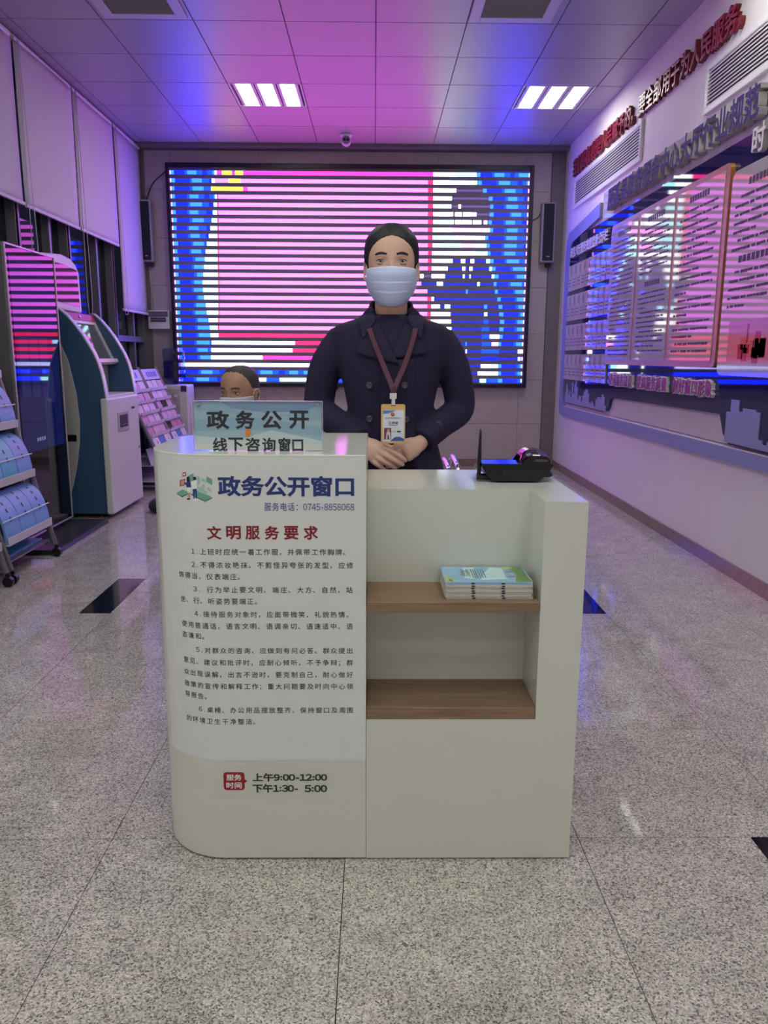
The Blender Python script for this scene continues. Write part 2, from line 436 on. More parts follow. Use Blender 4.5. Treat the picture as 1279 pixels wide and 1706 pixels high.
# roller blinds
m_blind = mat('blind_fabric', 'cfc8cf', .75, bump=.1, bscale=300)
bl = [(4.84, 5.845, 2.27, 'nearest to the camera, cut by the photo edge'), (5.875, 6.895, 2.265, 'short drop, second nearest, above the black totem'), (6.925, 7.915, 2.265, 'short drop, beside the long blind'), (7.945, 8.80, 1.67, 'longest drop, against the stone back wall')]
for n, (a, b, z, w) in enumerate(bl):
    t = thing('roller_blind', 'pale roller blind on the left windows, ' + w, 'blind', (XL+.09, a, z), 'roller blinds on the left windows')
    g = MB(); nz, ny = 22, 10
    vs, fs = [], []
    for i in range(nz+1):
        zz = z + (3.33-z)*i/nz
        for j in range(ny+1):
            yy = a+(b-a)*j/ny
            vs.append((XL+.078+.004*math.sin(3*yy+n)+.004*math.sin(2*zz+yy*2), yy, zz))
    for i in range(nz):
        for j in range(ny): fs.append((i*(ny+1)+j, i*(ny+1)+j+1, (i+1)*(ny+1)+j+1, (i+1)*(ny+1)+j))
    g.add(vs, fs); o = g.build('fabric', m_blind, t, smooth=True, fix=False)
    md = o.modifiers.new('thick', 'SOLIDIFY'); md.thickness = .0015
    MB().box(XL+.068, XL+.088, a, b, z-.022, z+.002).build('bottom_bar', mat('blind_bar', 'd8d2d8', .5), t, bevel=.003)
    MB().cyl((XL+.06, a+.01, 3.345), (XL+.06, b-.01, 3.345), .022, 12).build('roller', m_white, t)
    yc = a+.02 if n < 3 else a+.015
    zl = 1.55 if n < 3 else 1.6
    pts = [(XL+.096, yc, 3.34), (XL+.096, yc-.01, 2.4), (XL+.096, yc-.02, zl+.1), (XL+.096, yc+.01, zl), (XL+.096, yc+.07, zl+.02), (XL+.096, yc+.09, zl+.12), (XL+.096, yc+.06, 2.4), (XL+.096, yc+.02, 3.34)]
    MB().tube(path(pts, 40), .003, 6).build('pull_chain', mat('chain_white', 'cfc9d0', .5), t, smooth=True)

# ------------------------------------------------------------------ ceiling fittings
m_tube = mat('lamp_diffuser', 'ffffff', .4, emit='f6fbee', estr=LAMP_POWER); m_tube2 = mat('lobby_fill_diffuser', 'ffffff', .4, emit='f7fdf0', estr=LOBBY_FILL_POWER)
lamp_words = {(-2, 2): 'white three-tube ceiling light at the upper left, left of the round security camera', (2, 2): 'white three-tube ceiling light at the upper right, beside the red wall lettering'}
for n, (i, k) in enumerate(sorted(LAMPS, key=lambda q: (-q[1], q[0]))):
    x, y = CX+.6*i+.3, CY+.6*k+.3
    t = thing('ceiling_light', lamp_words.get((i, k), 'unseen three-tube fill light added over the entrance, %s light of the %s row' % ({-3: 'left', -1: 'middle', 1: 'right'}[i], {-7: 'first', -9: 'second', -11: 'third', -13: 'fourth'}[k]) if (i, k) not in HALL else 'unseen three-tube fill light added to brighten the hall, %s the service counter' % ('left of' if i < 0 else 'right of')), 'ceiling light', (x, y, H), 'three-tube ceiling lights')
    h = MB(); h.box(x-.296, x+.296, y-.296, y+.296, H+.04, H+.05)
    for s in (-1, 1): h.box(x+s*.29-.006, x+s*.29+.006, y-.296, y+.296, H-.001, H+.0399); h.box(x-.284, x+.284, y+s*.29-.006, y+s*.29+.006, H-.001, H+.0399)
    for s in (-1, 0, 1):
        for e in (-1, 1): h.box(x+s*.18+e*.072-.012, x+s*.18+e*.072+.012, y-.284, y+.284, H+.002, H+.0399)
    h.build('housing', m_white, t)
    for s in (-1, 0, 1):
        d = MB(); d.tube([(x+s*.18, y-.265, H+.024), (x+s*.18, y+.265, H+.024)], [(.018, .054)]*2, 14, upv=(0, 0, 1)).build('diffuser', m_tube if (i, k) in HALL else m_tube2, t, smooth=False)
m_grille = mat('vent_dark', '3c3a40', .6)
for (i, k), w in (((-3, -1), 'square slatted air vent in the ceiling at the upper left'), ((1, -1), 'square slatted air vent in the ceiling, right of centre')):
    x, y = (-1.49, 5.37) if i < 0 else (.88, 5.37)
    t = thing('ceiling_vent', w, 'air vent', (x, y, H), 'ceiling air vents')
    f = MB(); S = .235
    for s in (-1, 1): f.box(x+s*S-.035, x+s*S+.035, y-S-.035, y+S+.035, H-.014, H); f.box(x-S+.035, x+S-.035, y+s*S-.035, y+s*S+.035, H-.014, H)
    f.build('vent_frame', mat('vent_frame', 'd2ccd4', .45), t, bevel=.004)
    MB().box(x-.2, x+.2, y-.2, y+.2, H-.001, H+.0).build('vent_well', m_grille, t)
    for q in range(14):
        yy = y-.19+.38*q/13
        s = MB(); s.add([(x-.199, yy-.010, H-.003), (x+.199, yy-.010, H-.003), (x+.199, yy+.006, H-.012), (x-.199, yy+.006, H-.012), (x-.199, yy-.008, H-.0015), (x+.199, yy-.008, H-.0015), (x+.199, yy+.008, H-.0105), (x-.199, yy+.008, H-.0105)], [(0,1,2,3),(7,6,5,4),(0,4,5,1),(1,5,6,2),(2,6,7,3),(3,7,4,0)])
        s.build('slat', mat('vent_slat', '8c8892', .5), t)
# round camera under the ceiling
c = at(576.5, 233, 8.35); cz = H
t = thing('security_camera', 'small white round security camera hanging from the ceiling above the screen', 'camera', (c[0], 8.35, H))
MB().lathe([(.001, H), (.062, H), (.062, H-.012), (.045, H-.03), (.02, H-.034)], (c[0], 8.35, 0), 24).build('mount', m_white, t, smooth=True)
MB().ball((c[0], 8.35, H-.065), .05, n=20).build('eyeball_housing', mat('camera_white', 'd8d2da', .35), t, smooth=True)
fz = H-.062
MB().lathe([(.001, -.053), (.034, -.05), (.042, -.03)], (c[0], 8.35, fz), 20, axis='y').build('face_plate', mat('camera_face', '8d8792', .4), t, smooth=True)
for s in (-1, 1): MB().lathe([(.001, -.058), (.012, -.057), (.014, -.047)], (c[0]+s*.017, 8.35, fz), 14, axis='y').build('lens', m_black, t)

# ================================================================== WALL SCREEN
LED = '''e-2165,-2156 l-2156,-2122 b-2122,-2006 B-2006,-1981 l-1981,-1884 B-1884,-1821 b-1821,-1773 B-1773,-1714 l-1714,-1690 w-1690,-1671 m-1671,-1614 y-1614,-1513 m-1513,-1475 y-1475,-1393 m-1393,620 w620,861 c861,1077 l1077,1119 b1119,1244 B1244,1270 l1270,1374 B1374,1440 b1440,1483 B1483,1528 l1528,1632 B1632,1634 e1634,1643
e-2164,-2154 l-2154,-2112 b-2112,-1956 B-1956,-1934 l-1934,-1829 B-1829,-1749 b-1749,-1724 w-1724,-1693 p-1693,-1547 y-1547,-1421 p-1421,564 r564,621 w621,799 c799,1086 l1092,1136 b1136,1297 B1297,1319 l1319,1438 B1438,1520 b1520,1571 B1571,1615 l1615,1633 e1633,1643
e-2162,-2153 l-2153,-2121 b-2121,-1958 B-1958,-1929 l-1929,-1813 B-1813,-1743 b-1743,-1733 y-1733,-1398 m-1398,-1347 p-1347,565 r565,623 w623,865 d865,1152 l1152,1191 b1191,1353 B1353,1382 l1382,1498 B1498,1572 b1572,1625 B1625,1633 e1633,1642
e-2161,-2151 l-2151,-2118 b-2118,-1990 B-1990,-1961 l-1961,-1868 B-1868,-1806 b-1806,-1752 B-1752,-1706 l-1706,-1692 c-1692,-1675 r-1675,-1659 p-1659,567 r567,620 w624,822 d822,1218 l1218,1256 b1256,1388 B1388,1419 l1419,1520 B1520,1594 b1594,1632 e1632,1642
e-2159,-2149 l-2149,-2109 b-2109,-1982 B-1982,-1958 l-1958,-1833 B-1833,-1762 b-1762,-1710 B-1710,-1708 c-1708,-1675 r-1675,-1659 p-1659,568 r568,620 c626,817 d817,894 w894,920 d920,1234 l1234,1266 b1266,1382 B1382,1405 l1405,1533 B1533,1613 b1613,1632 e1632,1642
e-2157,-2148 l-2148,-2112 b-2112,-1990 B-1990,-1965 l-1965,-1872 B-1872,-1789 b-1789,-1730 B-1730,-1717 c-1717,-1675 r-1675,-1660 p-1660,569 r569,621 w627,838 d838,858 w858,935 d935,947 w947,1044 P1050,1089 d1089,1230 l1230,1272 b1272,1439 B1439,1460 l1460,1566 B1566,1631 e1631,1641
e-2156,-2146 l-2146,-2104 b-2104,-1968 B-1968,-1938 l-1938,-1818 B-1818,-1733 c-1733,-1676 r-1676,-1660 p-1660,571 r571,621 d621,628 c628,847 d847,860 w860,930 w937,1040 d1040,1052 w1052,1142 d1142,1168 P1168,1207 d1207,1220 l1220,1255 b1255,1379 B1379,1404 l1404,1503 B1503,1577 b1577,1631 e1631,1641
e-2154,-2144 l-2144,-2108 b-2108,-1996 B-1996,-1975 l-1975,-1875 B-1875,-1790 b-1790,-1749 c-1749,-1676 r-1676,-1660 p-1660,572 r572,621 w623,823 P823,1183 w1183,1235 l1235,1270 b1270,1389 B1389,1420 l1420,1533 B1533,1601 b1601,1630 e1630,1640
e-2152,-2142 l-2142,-2111 b-2111,-1989 B-1989,-1961 l-1961,-1862 B-1862,-1800 b-1800,-1765 c-1765,-1676 r-1676,-1660 p-1660,573 r573,621 c625,870 w870,1141 c1141,1186 l1186,1221 b1221,1391 B1391,1413 l1413,1531 B1531,1617 b1617,1630 e1630,1640
e-2150,-2141 l-2141,-2095 b-2095,-1955 B-1955,-1932 l-1932,-1821 B-1821,-1787 c-1787,-1677 r-1677,-1661 p-1661,574 r574,621 c626,930 P930,1085 c1085,1201 l1201,1239 b1239,1367 B1367,1397 l1397,1529 B1529,1606 b1606,1629 e1629,1639
e-2148,-2139 l-2139,-2104 b-2104,-1977 B-1977,-1955 l-1955,-1851 B-1851,-1803 c-1803,-1677 r-1677,-1661 p-1661,576 r576,621 w621,925 w925,1087 c1087,1216 l1216,1250 b1250,1367 B1367,1397 l1397,1517 B1517,1610 b1610,1629 e1629,1638
e-2146,-2137 l-2137,-2092 b-2092,-1942 B-1942,-1913 l-1913,-1812 c-1812,-1677 r-1677,-1661 p-1661,577 r577,621 w622,843 D843,933 w933,979 D979,1037 w1037,1076 D1076,1206 c1206,1245 l1245,1284 b1284,1403 B1403,1426 l1426,1561 B1561,1628 e1628,1638
e-2144,-2135 l-2135,-2090 b-2090,-1957 B-1957,-1930 l-1930,-1822 c-1822,-1677 r-1677,-1661 p-1661,578 r578,621 w621,792 D792,948 w948,981 D981,1026 w1026,1059 D1059,1241 c1241,1267 l1267,1308 b1308,1469 B1469,1496 l1496,1620 B1620,1627 e1627,1637
e-2143,-2133 l-2133,-2098 b-2098,-1932 B-1932,-1901 l-1901,-1831 c-1831,-1677 r-1677,-1661 p-1661,482 w495,531 d531,619 w619,762 D762,957 c957,976 D976,1028 c1028,1041 D1041,1269 c1269,1295 l1295,1342 b1342,1512 B1512,1540 l1540,1627 e1627,1636
e-2141,-2131 l-2131,-2086 b-2086,-1965 B-1965,-1934 l-1934,-1841 c-1841,-1678 r-1678,-1661 p-1661,509 D509,678 c678,744 D744,1115 c1115,1141 D1141,1292 l1292,1324 b1324,1448 B1448,1476 l1476,1597 B1597,1626 e1626,1636
e-2139,-2129 l-2129,-2083 b-2083,-1957 B-1957,-1936 l-1936,-1838 c-1838,-1678 r-1678,-1661 p-1661,576 D576,621 D621,993 l993,1013 D1013,1307 l1307,1339 b1339,1504 B1504,1527 l1527,1625 e1625,1635
e-2137,-2127 l-2127,-2084 b-2084,-1919 B-1919,-1893 l-1893,-1828 c-1828,-1678 r-1678,-1662 p-1662,577 r577,621 c623,649 D649,1336 l1336,1371 b1371,1525 B1525,1549 l1549,1625 e1625,1634
e-2135,-2125 l-2125,-2082 b-2082,-1940 B-1940,-1914 l-1914,-1819 B-1819,-1811 c-1811,-1678 r-1678,-1662 p-1662,578 r578,621 c624,716 D716,768 c768,827 D827,1194 l1194,1227 D1227,1352 l1352,1393 b1393,1536 B1536,1567 l1567,1624 e1624,1634
e-2133,-2123 l-2123,-2090 b-2090,-1954 B-1954,-1925 l-1925,-1807 B-1807,-1802 c-1802,-1681 r-1681,-1665 p-1665,579 r579,621 w621,829 D829,1197 c1197,1230 D1230,1361 l1361,1406 b1406,1570 B1570,1592 l1592,1623 e1623,1633
e-2131,-2121 l-2121,-2084 b-2084,-1924 B-1924,-1900 l-1900,-1795 B-1795,-1785 c-1785,-1684 r-1684,-1668 p-1668,581 r581,621 w621,837 D837,1193 B1193,1245 D1245,1370 l1370,1417 b1417,1539 B1539,1561 l1561,1623 e1623,1632
e-2129,-2119 l-2119,-2074 b-2074,-1929 B-1929,-1904 l-1904,-1772 c-1772,-1687 r-1687,-1670 p-1670,582 r582,621 D621,733 w733,845 D845,1175 B1175,1254 D1254,1367 l1367,1411 b1411,1531 B1531,1561 l1561,1622 e1622,1632
e-2127,-2117 l-2117,-2081 b-2081,-1917 B-1917,-1892 l-1892,-1765 c-1765,-1680 r-1680,649 D649,827 w827,847 D847,1177 B1177,1263 w1263,1369 l1369,1404 b1404,1571 B1571,1594 l1594,1621 e1621,1631
e-2125,-2115 l-2115,-2075 b-2075,-1940 B-1940,-1914 l-1914,-1776 B-1776,-1755 C-1755,-854 r-854,650 D650,1001 l1001,1014 D1014,1180 B1180,1279 P1286,1359 l1359,1390 b1390,1525 B1525,1552 l1552,1620 e1620,1630
e-2122,-2113 l-2113,-2070 b-2070,-1926 B-1926,-1904 l-1904,-1798 B-1798,-1758 w-1758,-881 r-881,652 D652,1003 w1003,1016 D1016,1175 B1175,1368 D1368,1574 w1574,1627 e1619,1629
e-2120,-2110 l-2110,-2073 b-2073,-1913 B-1913,-1881 l-1881,-1761 w-1761,-1206 m-1206,653 D653,1005 w1005,1018 D1018,1178 b1178,1371 D1371,1577 c1577,1603 l1603,1618 e1618,1628
e-2118,-2108 l-2108,-2107 w-2107,-1380 L-1380,-421 L-421,655 D655,994 w994,1020 D1020,1173 w1173,1287 c1287,1360 l1360,1397 b1397,1567 B1567,1594 l1594,1617 e1617,1627
e-2116,-2106 l-2106,-2069 b-2069,-1903 B-1903,-1873 l-1873,-1749 B-1749,-1671 b-1671,-1626 B-1626,-1567 l-1567,-1480 B-1480,-1409 l-1409,-1375 b-1375,-1254 B-1254,-1231 l-1231,-1097 B-1097,-1028 b-1028,-966 B-966,-916 l-916,-820 B-820,-758 l-758,-716 b-716,-594 B-594,-569 l-569,-554 B-554,656 D656,1009 w1009,1016 D1016,1142 w1142,1363 l1363,1397 b1397,1553 B1553,1578 l1578,1617 e1617,1627
e-2114,-2104 l-2104,-2072 b-2072,-1954 B-1954,-1923 l-1923,-1788 B-1788,-1699 b-1699,-1639 B-1639,-1576 l-1576,-1496 B-1496,-1428 l-1428,-1388 b-1388,-1252 w-1252,-1166 B-1166,-1020 c-1020,-688 B-688,657 D657,1165 c1165,1232 B1232,1365 l1365,1412 b1412,1575 B1575,1606 l1606,1616 e1616,1626'''
t = thing('led_wall_screen', 'huge LED screen on the stone back wall showing pink and blue rows', 'screen', (-.26, 8.8, .9))
sf = MB(); sx0, sx1, sz0, sz1 = -2.2, 1.685, .885, 3.205
sf.box(sx0, sx1, 8.80, 8.855, sz0, sz1)
m_bez = mat('screen_bezel', '17161c', .35)
sf.build('cabinet', mat('led_panel_veiled', '7a7484', .6), t)  # black panel lightened: the lens glare veil is put into its colour
b = MB()
b.box(sx0, sx0+.036, 8.775, 8.80, sz0, sz1); b.box(sx1-.036, sx1, 8.775, 8.80, sz0, sz1); b.box(sx0+.036, sx1-.036, 8.775, 8.80, sz1-.05, sz1); b.box(sx0+.036, sx1-.036, 8.775, 8.80, sz0, sz0+.045)
b.build('bezel', m_bez, t, bevel=.004)
LC = {'b': (.001, .007, .6), 'B': (.002, .027, 2.9), 'l': (.014, .10, 3.8), 'w': (.95, 1.0, .95), 'c': (.38, .85, .85), 'C': (.35, .6, .9), 'L': (.5, .5, 1.0),
      'p': (.74, .10, .80), 'P': (1.0, .3, .78), 'r': (.75, .01, .06), 'm': (.85, .02, .22), 'y': (.95, .70, .03), 'd': (.035, .02, .07), 'D': (.003, .006, .25), 'e': (.9, .25, .6)}
m_led = attr_emission('led_rows', LED_POWER)
for k, line in enumerate(LED.strip().split('\n')):
    segs = [(s[0], *[float(q)/1000 for q in s[1:].split(',')]) for s in line.split()]
    lo, hi = segs[0][1], segs[-1][2]
    z = 3.1112-.07957*k; r = MB()
    for c, a, b_ in segs:
        A = -2.158+(a-lo)/(hi-lo)*3.797; B = -2.158+(b_-lo)/(hi-lo)*3.797
        hh = .0195 if c not in 'dD' else .011
        c3 = LC[c]
        r.quad((A, 8.799, z-hh), (B, 8.799, z-hh), (B, 8.799, z+hh), (A, 8.799, z+hh), fcol=c3)
    r.build('led_row', m_led, t, fix=False)
MB().box(.02-.5, .10-.5, 8.77, 8.80, .862, .884).build('sensor_box', m_black, t)

# speakers, distribution box
def speaker(x0, x1, z0, z1, label):
    t = thing('wall_speaker', label, 'speaker', ((x0+x1)/2, YB-.02, z0), 'column speakers beside the screen')
    MB().box(x0, x1, YB-.13, YB-.012, z0, z1).build('cabinet', mat('speaker_case', '9a969c', .5), t, bevel=.012)
    MB().box(x0+.018, x1-.018, YB-.138, YB-.131, z0+.02, z1-.018).build('grille', mat('speaker_grille', '1e1c24', .7, bump=.3, bscale=400), t, bevel=.003)
    MB().box(x0+.06, x1-.05, YB-.141, YB-.1385, z0+.055, z0+.066).build('badge_plate', m_steel, t)
    MB().box((x0+x1)/2+.0, (x0+x1)/2+.05, YB-.09, YB-.012, z0-.04, z0-.0005).build('bracket', m_black, t)
speaker(-2.50, -2.362, 2.2, 2.83, 'tall narrow wall speaker left of the screen, beside the long blind')
speaker(1.778, 1.925, 2.22, 2.835, 'tall narrow wall speaker right of the screen, near the corner')
tag(MB().tube(path([(-2.43, YB-.03, 2.84), (-2.36, YB-.02, 3.0), (-2.205, YB-.02, 3.14)], 16), .005, 6).build('speaker_cable', m_black, smooth=True), 'thin cable running up from the left speaker to the screen', 'cable')
tag(MB().tube(path([(1.80, YB-.03, 2.78), (1.76, YB-.02, 2.70), (1.692, YB-.02, 2.66)], 12), .006, 6).build('speaker_cable', m_black, smooth=True), 'short black cable between the screen and the right speaker', 'cable')
tag(MB().tube(path([(-2.44, YB-.02, 2.2), (-2.43, YB-.02, 1.95), (-2.40, YB-.02, 1.8), (-2.415, YB-.02, 1.62)], 20), .004, 6).build('hanging_wire', mat('wire_white', 'c8c2c8', .5), smooth=True), 'thin white wire hanging below the left speaker', 'wire')
t = thing('distribution_box', 'white electrical distribution box on the wall left of the screen', 'fuse box', (-2.35, YB-.02, 1.5))
MB().box(-2.465, -2.235, YB-.075, YB-.012, 1.50, 1.70).build('case', m_white, t, bevel=.008)
MB().box(-2.455, -2.245, YB-.088, YB-.0755, 1.635, 1.69).build('flap', mat('smoked_flap', '6a6470', .3), t, bevel=.004)
MB().box(-2.435, -2.27, YB-.081, YB-.0755, 1.58, 1.622).build('breaker_slot', mat('slot_dark', '423e48', .5), t)
for q in range(9): MB().box(-2.43+q*.0175, -2.419+q*.0175, YB-.09, YB-.0812, 1.59, 1.612).build('breaker', mat('breaker', '8a8690', .4), t)

# ================================================================== RIGHT WALL
m_red = mat('red_acrylic', '8e1f2c', .35, noise=.05)
m_pur = mat('violet_acrylic', '35296f', .6, spec=.3, noise=.05)
m_side = mat('letter_side', 'b5b0ae', .5)
m_navy = mat('navy_gloss_board', '1f2058', .035, spec=.8, bump=.004, bscale=5)
m_wgl = mat('white_gloss_board', 'cfc6cd', .04, spec=.7, bump=.004, bscale=6)
m_paper = mat('board_print', 'b9b0b6', .05, spec=.5, bump=.005, bscale=6)
m_ora = mat('wood_trim', 'a8703f', .3, noise=.12, nscale=25)
m_slate = mat('slate_blue_trim', '8a8fc0', .35)
m_city = mat('city_blue', '8b90bb', .3)
m_ink = mat('ink_dark', '3a3646', .6)
RW = XR-.0005
def rw(d): return lambda x, z, e=0: np.array((RW-d-e, -x, z))      # x runs towards the viewer: -Y
def letters(s, y0, step, zc, size, depth, name, mats, label, cat, stand=.0, group=None, off=.012, narrow=1.0):
    yl = y0-step*(len(s)-1)
    t = thing(name, label, cat, (RW, (y0+yl)/2, zc), group)
    for i, ch in enumerate(s):
        if ch == ' ': continue
        v, f, nz = glyphs(ch, off, .5)
        lo, hi = v.min(0), v.max(0); y = y0-step*i; m = MB()
        small = ch in '，、'
        k = size
        def fn(p):
            xx = (p[0]-(lo[0]+hi[0])/2)*k*narrow if not small else (p[0]-lo[0])*k - step*.45
            return np.array((RW-stand-depth*(p[2]/(.5+off)*.5+.5)-.0005, y-xx, zc+(p[1]-.36)*k))
        m.add([fn(p) for p in v], f, [0 if abs(q) > .7 else 1 for q in nz])
        m.build('letter', mats, t)
    return t
letters('我们的权利是人民赋予的，要全部用于为人民服务，', 8.33, .1665, 3.085, .165, .03, 'red_wall_lettering', [m_red, mat('red_side', '6e1822', .4)], 'dark red raised Chinese lettering running along the top of the right wall', 'lettering', off=.022)
letters('辰溪县政务服务中心大厅行业规范', 6.875, .1775, 2.522, .178, .05, 'violet_wall_lettering', [m_pur, m_side], 'violet raised Chinese lettering with grey sides above the navy notice boards', 'lettering', stand=.018, off=.028)

def wall_vent(y0, y1, z0, z1, label):
    t = thing('wall_vent', label, 'air vent', (RW, (y0+y1)/2, z0), 'long louvred wall vents')
    f = MB(); w = .035
    f.box(RW-.022, RW, y0, y1, z0, z0+w); f.box(RW-.022, RW, y0, y1, z1-w, z1); f.box(RW-.022, RW, y0, y0+w, z0+w, z1-w); f.box(RW-.022, RW, y1-w, y1, z0+w, z1-w)
    f.build('vent_frame', m_white, t, bevel=.004)
    MB().box(RW-.003, RW, y0+w, y1-w, z0+w, z1-w).build('vent_well', m_grille, t)
    n = 10
    for q in range(n):
        z = z0+w+.01+(z1-z0-2*w-.02)*q/(n-1)
        s = MB(); a, b = y0+w, y1-w
        s.add([(RW-.004, a, z+.010), (RW-.018, a, z-.009), (RW-.020, a, z-.006), (RW-.006, a, z+.013), (RW-.004, b, z+.010), (RW-.018, b, z-.009), (RW-.020, b, z-.006), (RW-.006, b, z+.013)], [(0,1,2,3),(7,6,5,4),(0,4,5,1),(1,5,6,2),(2,6,7,3),(3,7,4,0)])
        s.build('louvre', m_white, t)
wall_vent(6.33, 8.36, 2.69, 2.985, 'long white louvred vent on the right wall, below the start of the red lettering')
wall_vent(3.1, 5.15, 2.675, 2.955, 'long white louvred vent on the right wall at the upper right photo edge')

# glossy white backing with the slate-blue edge band
Y0, Y1 = 3.35, 8.46
t = thing('wall_notice_board', 'large glossy navy and white notice board with slate blue edge band and skyline cut-outs on the right wall', 'notice board', (RW, 6, .6))
MB().prism(rrect(-7.28, -Y0, .74, 2.64, .02), rw(0), .0, .012).build('gloss_sheet', m_wgl, t)
MB().prism([(-8.36, .74), (-7.2805, .74), (-7.2805, 2.40), (-8.2, 2.31), (-8.36, 2.2)], rw(0), .0, .012).build('gloss_sheet', m_wgl, t)
# C-shaped band: down the far edge, along the bottom
outer = [(-7.30, 2.565), (-8.40, 2.47), (-8.47, 2.40), (-8.5, 2.30), (-8.5, .72), (-8.49, .66), (-8.43, .62), (-8.3, .615), (-Y0, .655)]
inner = [(-Y0, .725), (-8.3, .712), (-8.36, .74), (-8.37, .80), (-8.37, 2.24), (-8.34, 2.31), (-8.25, 2.36), (-7.30, 2.445)]
MB().prism(outer+inner, rw(0), .0, .035).build('edge_band', m_slate, t)
MB().prism([(-Y0, .726), (-8.28, .714), (-8.28, .722), (-Y0, .734)], rw(0), .012, .030).build('edge_strip', m_white, t)  # thin white strip along the bottom band

# the navy board with its city skylines
poly = [(-8.31, .82), (-8.29, .78), (-8.22, .755), (-6.86, .755), (-6.74, .77), (-6.69, .81), (-6.67, .865), (-6.60, .89), (-4.52, .905), (-4.46, .80), (-4.38, .745), (-Y0, .74), (-Y0, 2.385), (-8.1, 2.385), (-8.22, 2.36), (-8.29, 2.3), (-8.31, 2.22)]
MB().prism(poly, rw(.0125), 0, .022).build('board', m_navy, t)
def skyline(y0, y1, zb, hs, name='skyline'):
    n = len(hs); pts = [(-y0, zb)]
    for i, h in enumerate(hs):
        a = -y0+(y0-y1)*i/n; b = -y0+(y0-y1)*(i+1)/n
        pts += [(a, zb+h), (b, zb+h)]
    pts.append((-y1, zb))
    pts = [p for k, p in enumerate(pts) if k == 0 or p != pts[k-1]]
    MB().prism(pts, rw(.035), 0, .006).build(name, m_city, t)
skyline(8.22, 6.75, .765, [.10, .19, .13, .09, .12, .06, .21, .10, .20, .23, .17, .05, .09, .09, .04, .10, .14, .16, .16, .13, .05, .04, .06, .04, .02, .09, .11, .11, .11, .14, .12, .05])
skyline(4.42, Y0, .755, [.17, .24, .24, .18, .20, .20, .20, .19, .05, .03, .05, .03, .04, .06, .07, .05, .03, .10, .14, .07, .05, .16])

# far panel: title and four rows of name cards
letters('政务大厅服务效能监督公示栏', 8.17, .1, 2.245, .105, .022, 'white_board_title', [mat('white_acrylic', 'd8d2d8', .3), m_side], 'small white raised Chinese title over the name cards on the navy board', 'lettering', stand=.036, off=.02)
t = thing('name_card_grid', 'four rows of white name cards on the far end of the navy board', 'card display', (RW, 7.6, 1.0))
card = None
for r in range(4):
    for c_ in range(9):
        if card is None: card = MB().prism(rrect(-8.22-.074, -8.22+.074, 1.0, 1.25, .006, 2), rw(.0350), 0, .012).build('name_card', m_paper, t)
        else:
            o = card.copy(); col.objects.link(o); o.location = (0, -c_*.168, r*.292)
ns = MB()
for r in range(4):
    for c_ in range(9):
        y = 8.22-c_*.168; z = 1.125+r*.292
        ns.box(RW-.0476, RW-.0470, y-.055, y-.036, z+.03, z+.105)
        for q in range(3): ns.box(RW-.0476, RW-.0470, y-.05, y+.05, z-.02-q*.03, z-.012-q*.03)
stuff(ns.build('printed_lines', m_ink, t))
# rule boards
def lines(mb, ya, yb, ztop, zbot, dx, seed, pitch=.034, h=.013, title=True, para=5):
    r = random.Random(seed); z = ztop
    if title:
        w = (ya-yb)*r.uniform(.5, .7); m = (ya+yb)/2; n = 8
        for q in range(n):
            y = m+w/2-w*(q+.1)/n
            mb.box(dx-.0006, dx, y-w/n*.75, y, z-.035, z)
        z -= .075
    k = 0
    while z > zbot:
        ind = .06 if k % para == 0 else 0
        end = yb if k % para != para-1 else yb+(ya-yb)*r.uniform(.2, .7)
        y = ya-ind
        while y > end+.02:
            w = r.uniform(.018, .055); w = min(w, y-end)
            mb.box(dx-.0005, dx, y-w, y, z-h*r.uniform(.75, 1), z); y -= w+r.choice((.004, .004, .016))
        z -= pitch; k += 1
t = thing('rules_board', 'three-column white rules board with wood-coloured trim on the navy board', 'notice board', (RW, 5.7, 1.17))
MB().prism(rrect(-6.79, -4.585, 1.165, 2.285, .04), rw(.0348), 0, .028).build('trim_backing', m_ora, t)
cols = [(6.76, 6.11), (6.055, 5.385), (5.33, 4.64)]
for q, (a, b) in enumerate(cols):
    MB().prism(rrect(-a, -b, 1.205, 2.25, .012), rw(.0630), 0, .004).build('rules_panel', m_paper, t)
    pl = MB(); dx = RW-.0671
    if q == 0: lines(pl, a-.06, b+.05, 2.21, 1.25, dx, 11, para=7)
    elif q == 1: lines(pl, a-.05, b+.06, 2.21, 1.80, dx, 12); lines(pl, a-.05, b+.06, 1.76, 1.25, dx, 13, para=4)
    else: lines(pl, a-.06, b+.06, 2.20, 1.26, dx, 14, pitch=.045, h=.016, para=3)
    stuff(pl.build('printed_lines', m_ink, t))
t = thing('rules_board', 'white rules board with a printed picture, cut by the right photo edge', 'notice board', (RW, 4.0, 1.13))
MB().prism(rrect(-4.535, -Y0-.01, 1.125, 2.215, .05), rw(.0348), 0, .034).build('board', m_paper, t)
pl = MB(); dx = RW-.0692
lines(pl, 4.47, 3.9, 2.15, 1.80, dx, 21, pitch=.045, h=.016); lines(pl, 4.47, 3.9, 1.76, 1.50, dx, 22, pitch=.045, h=.016)
stuff(pl.build('printed_lines', m_ink, t))
pic = MB()
pic.box(RW-.0694, RW-.0690, 3.5, 4.42, 1.18, 1.42, 0)
for q in range(26):
    y = random.uniform(3.55, 4.36); z = 1.19+random.uniform(0, .08)
    pic.box(RW-.0699, RW-.0694, y-.03, y+.03, z, z+random.uniform(.03, .1), 1+q % 3)
pic.box(RW-.0699, RW-.0694, 3.6, 3.64, 1.3, 1.40, 3); pic.box(RW-.0699, RW-.0694, 4.18, 4.2, 1.3, 1.40, 3)
pic.build('printed_picture', [mat('pic_sky', '8f8288', .1), mat('pic_brown', '4a3b34', .1), mat('pic_ochre', '8a6a48', .1), mat('pic_dark', '26242a', .1)], t)
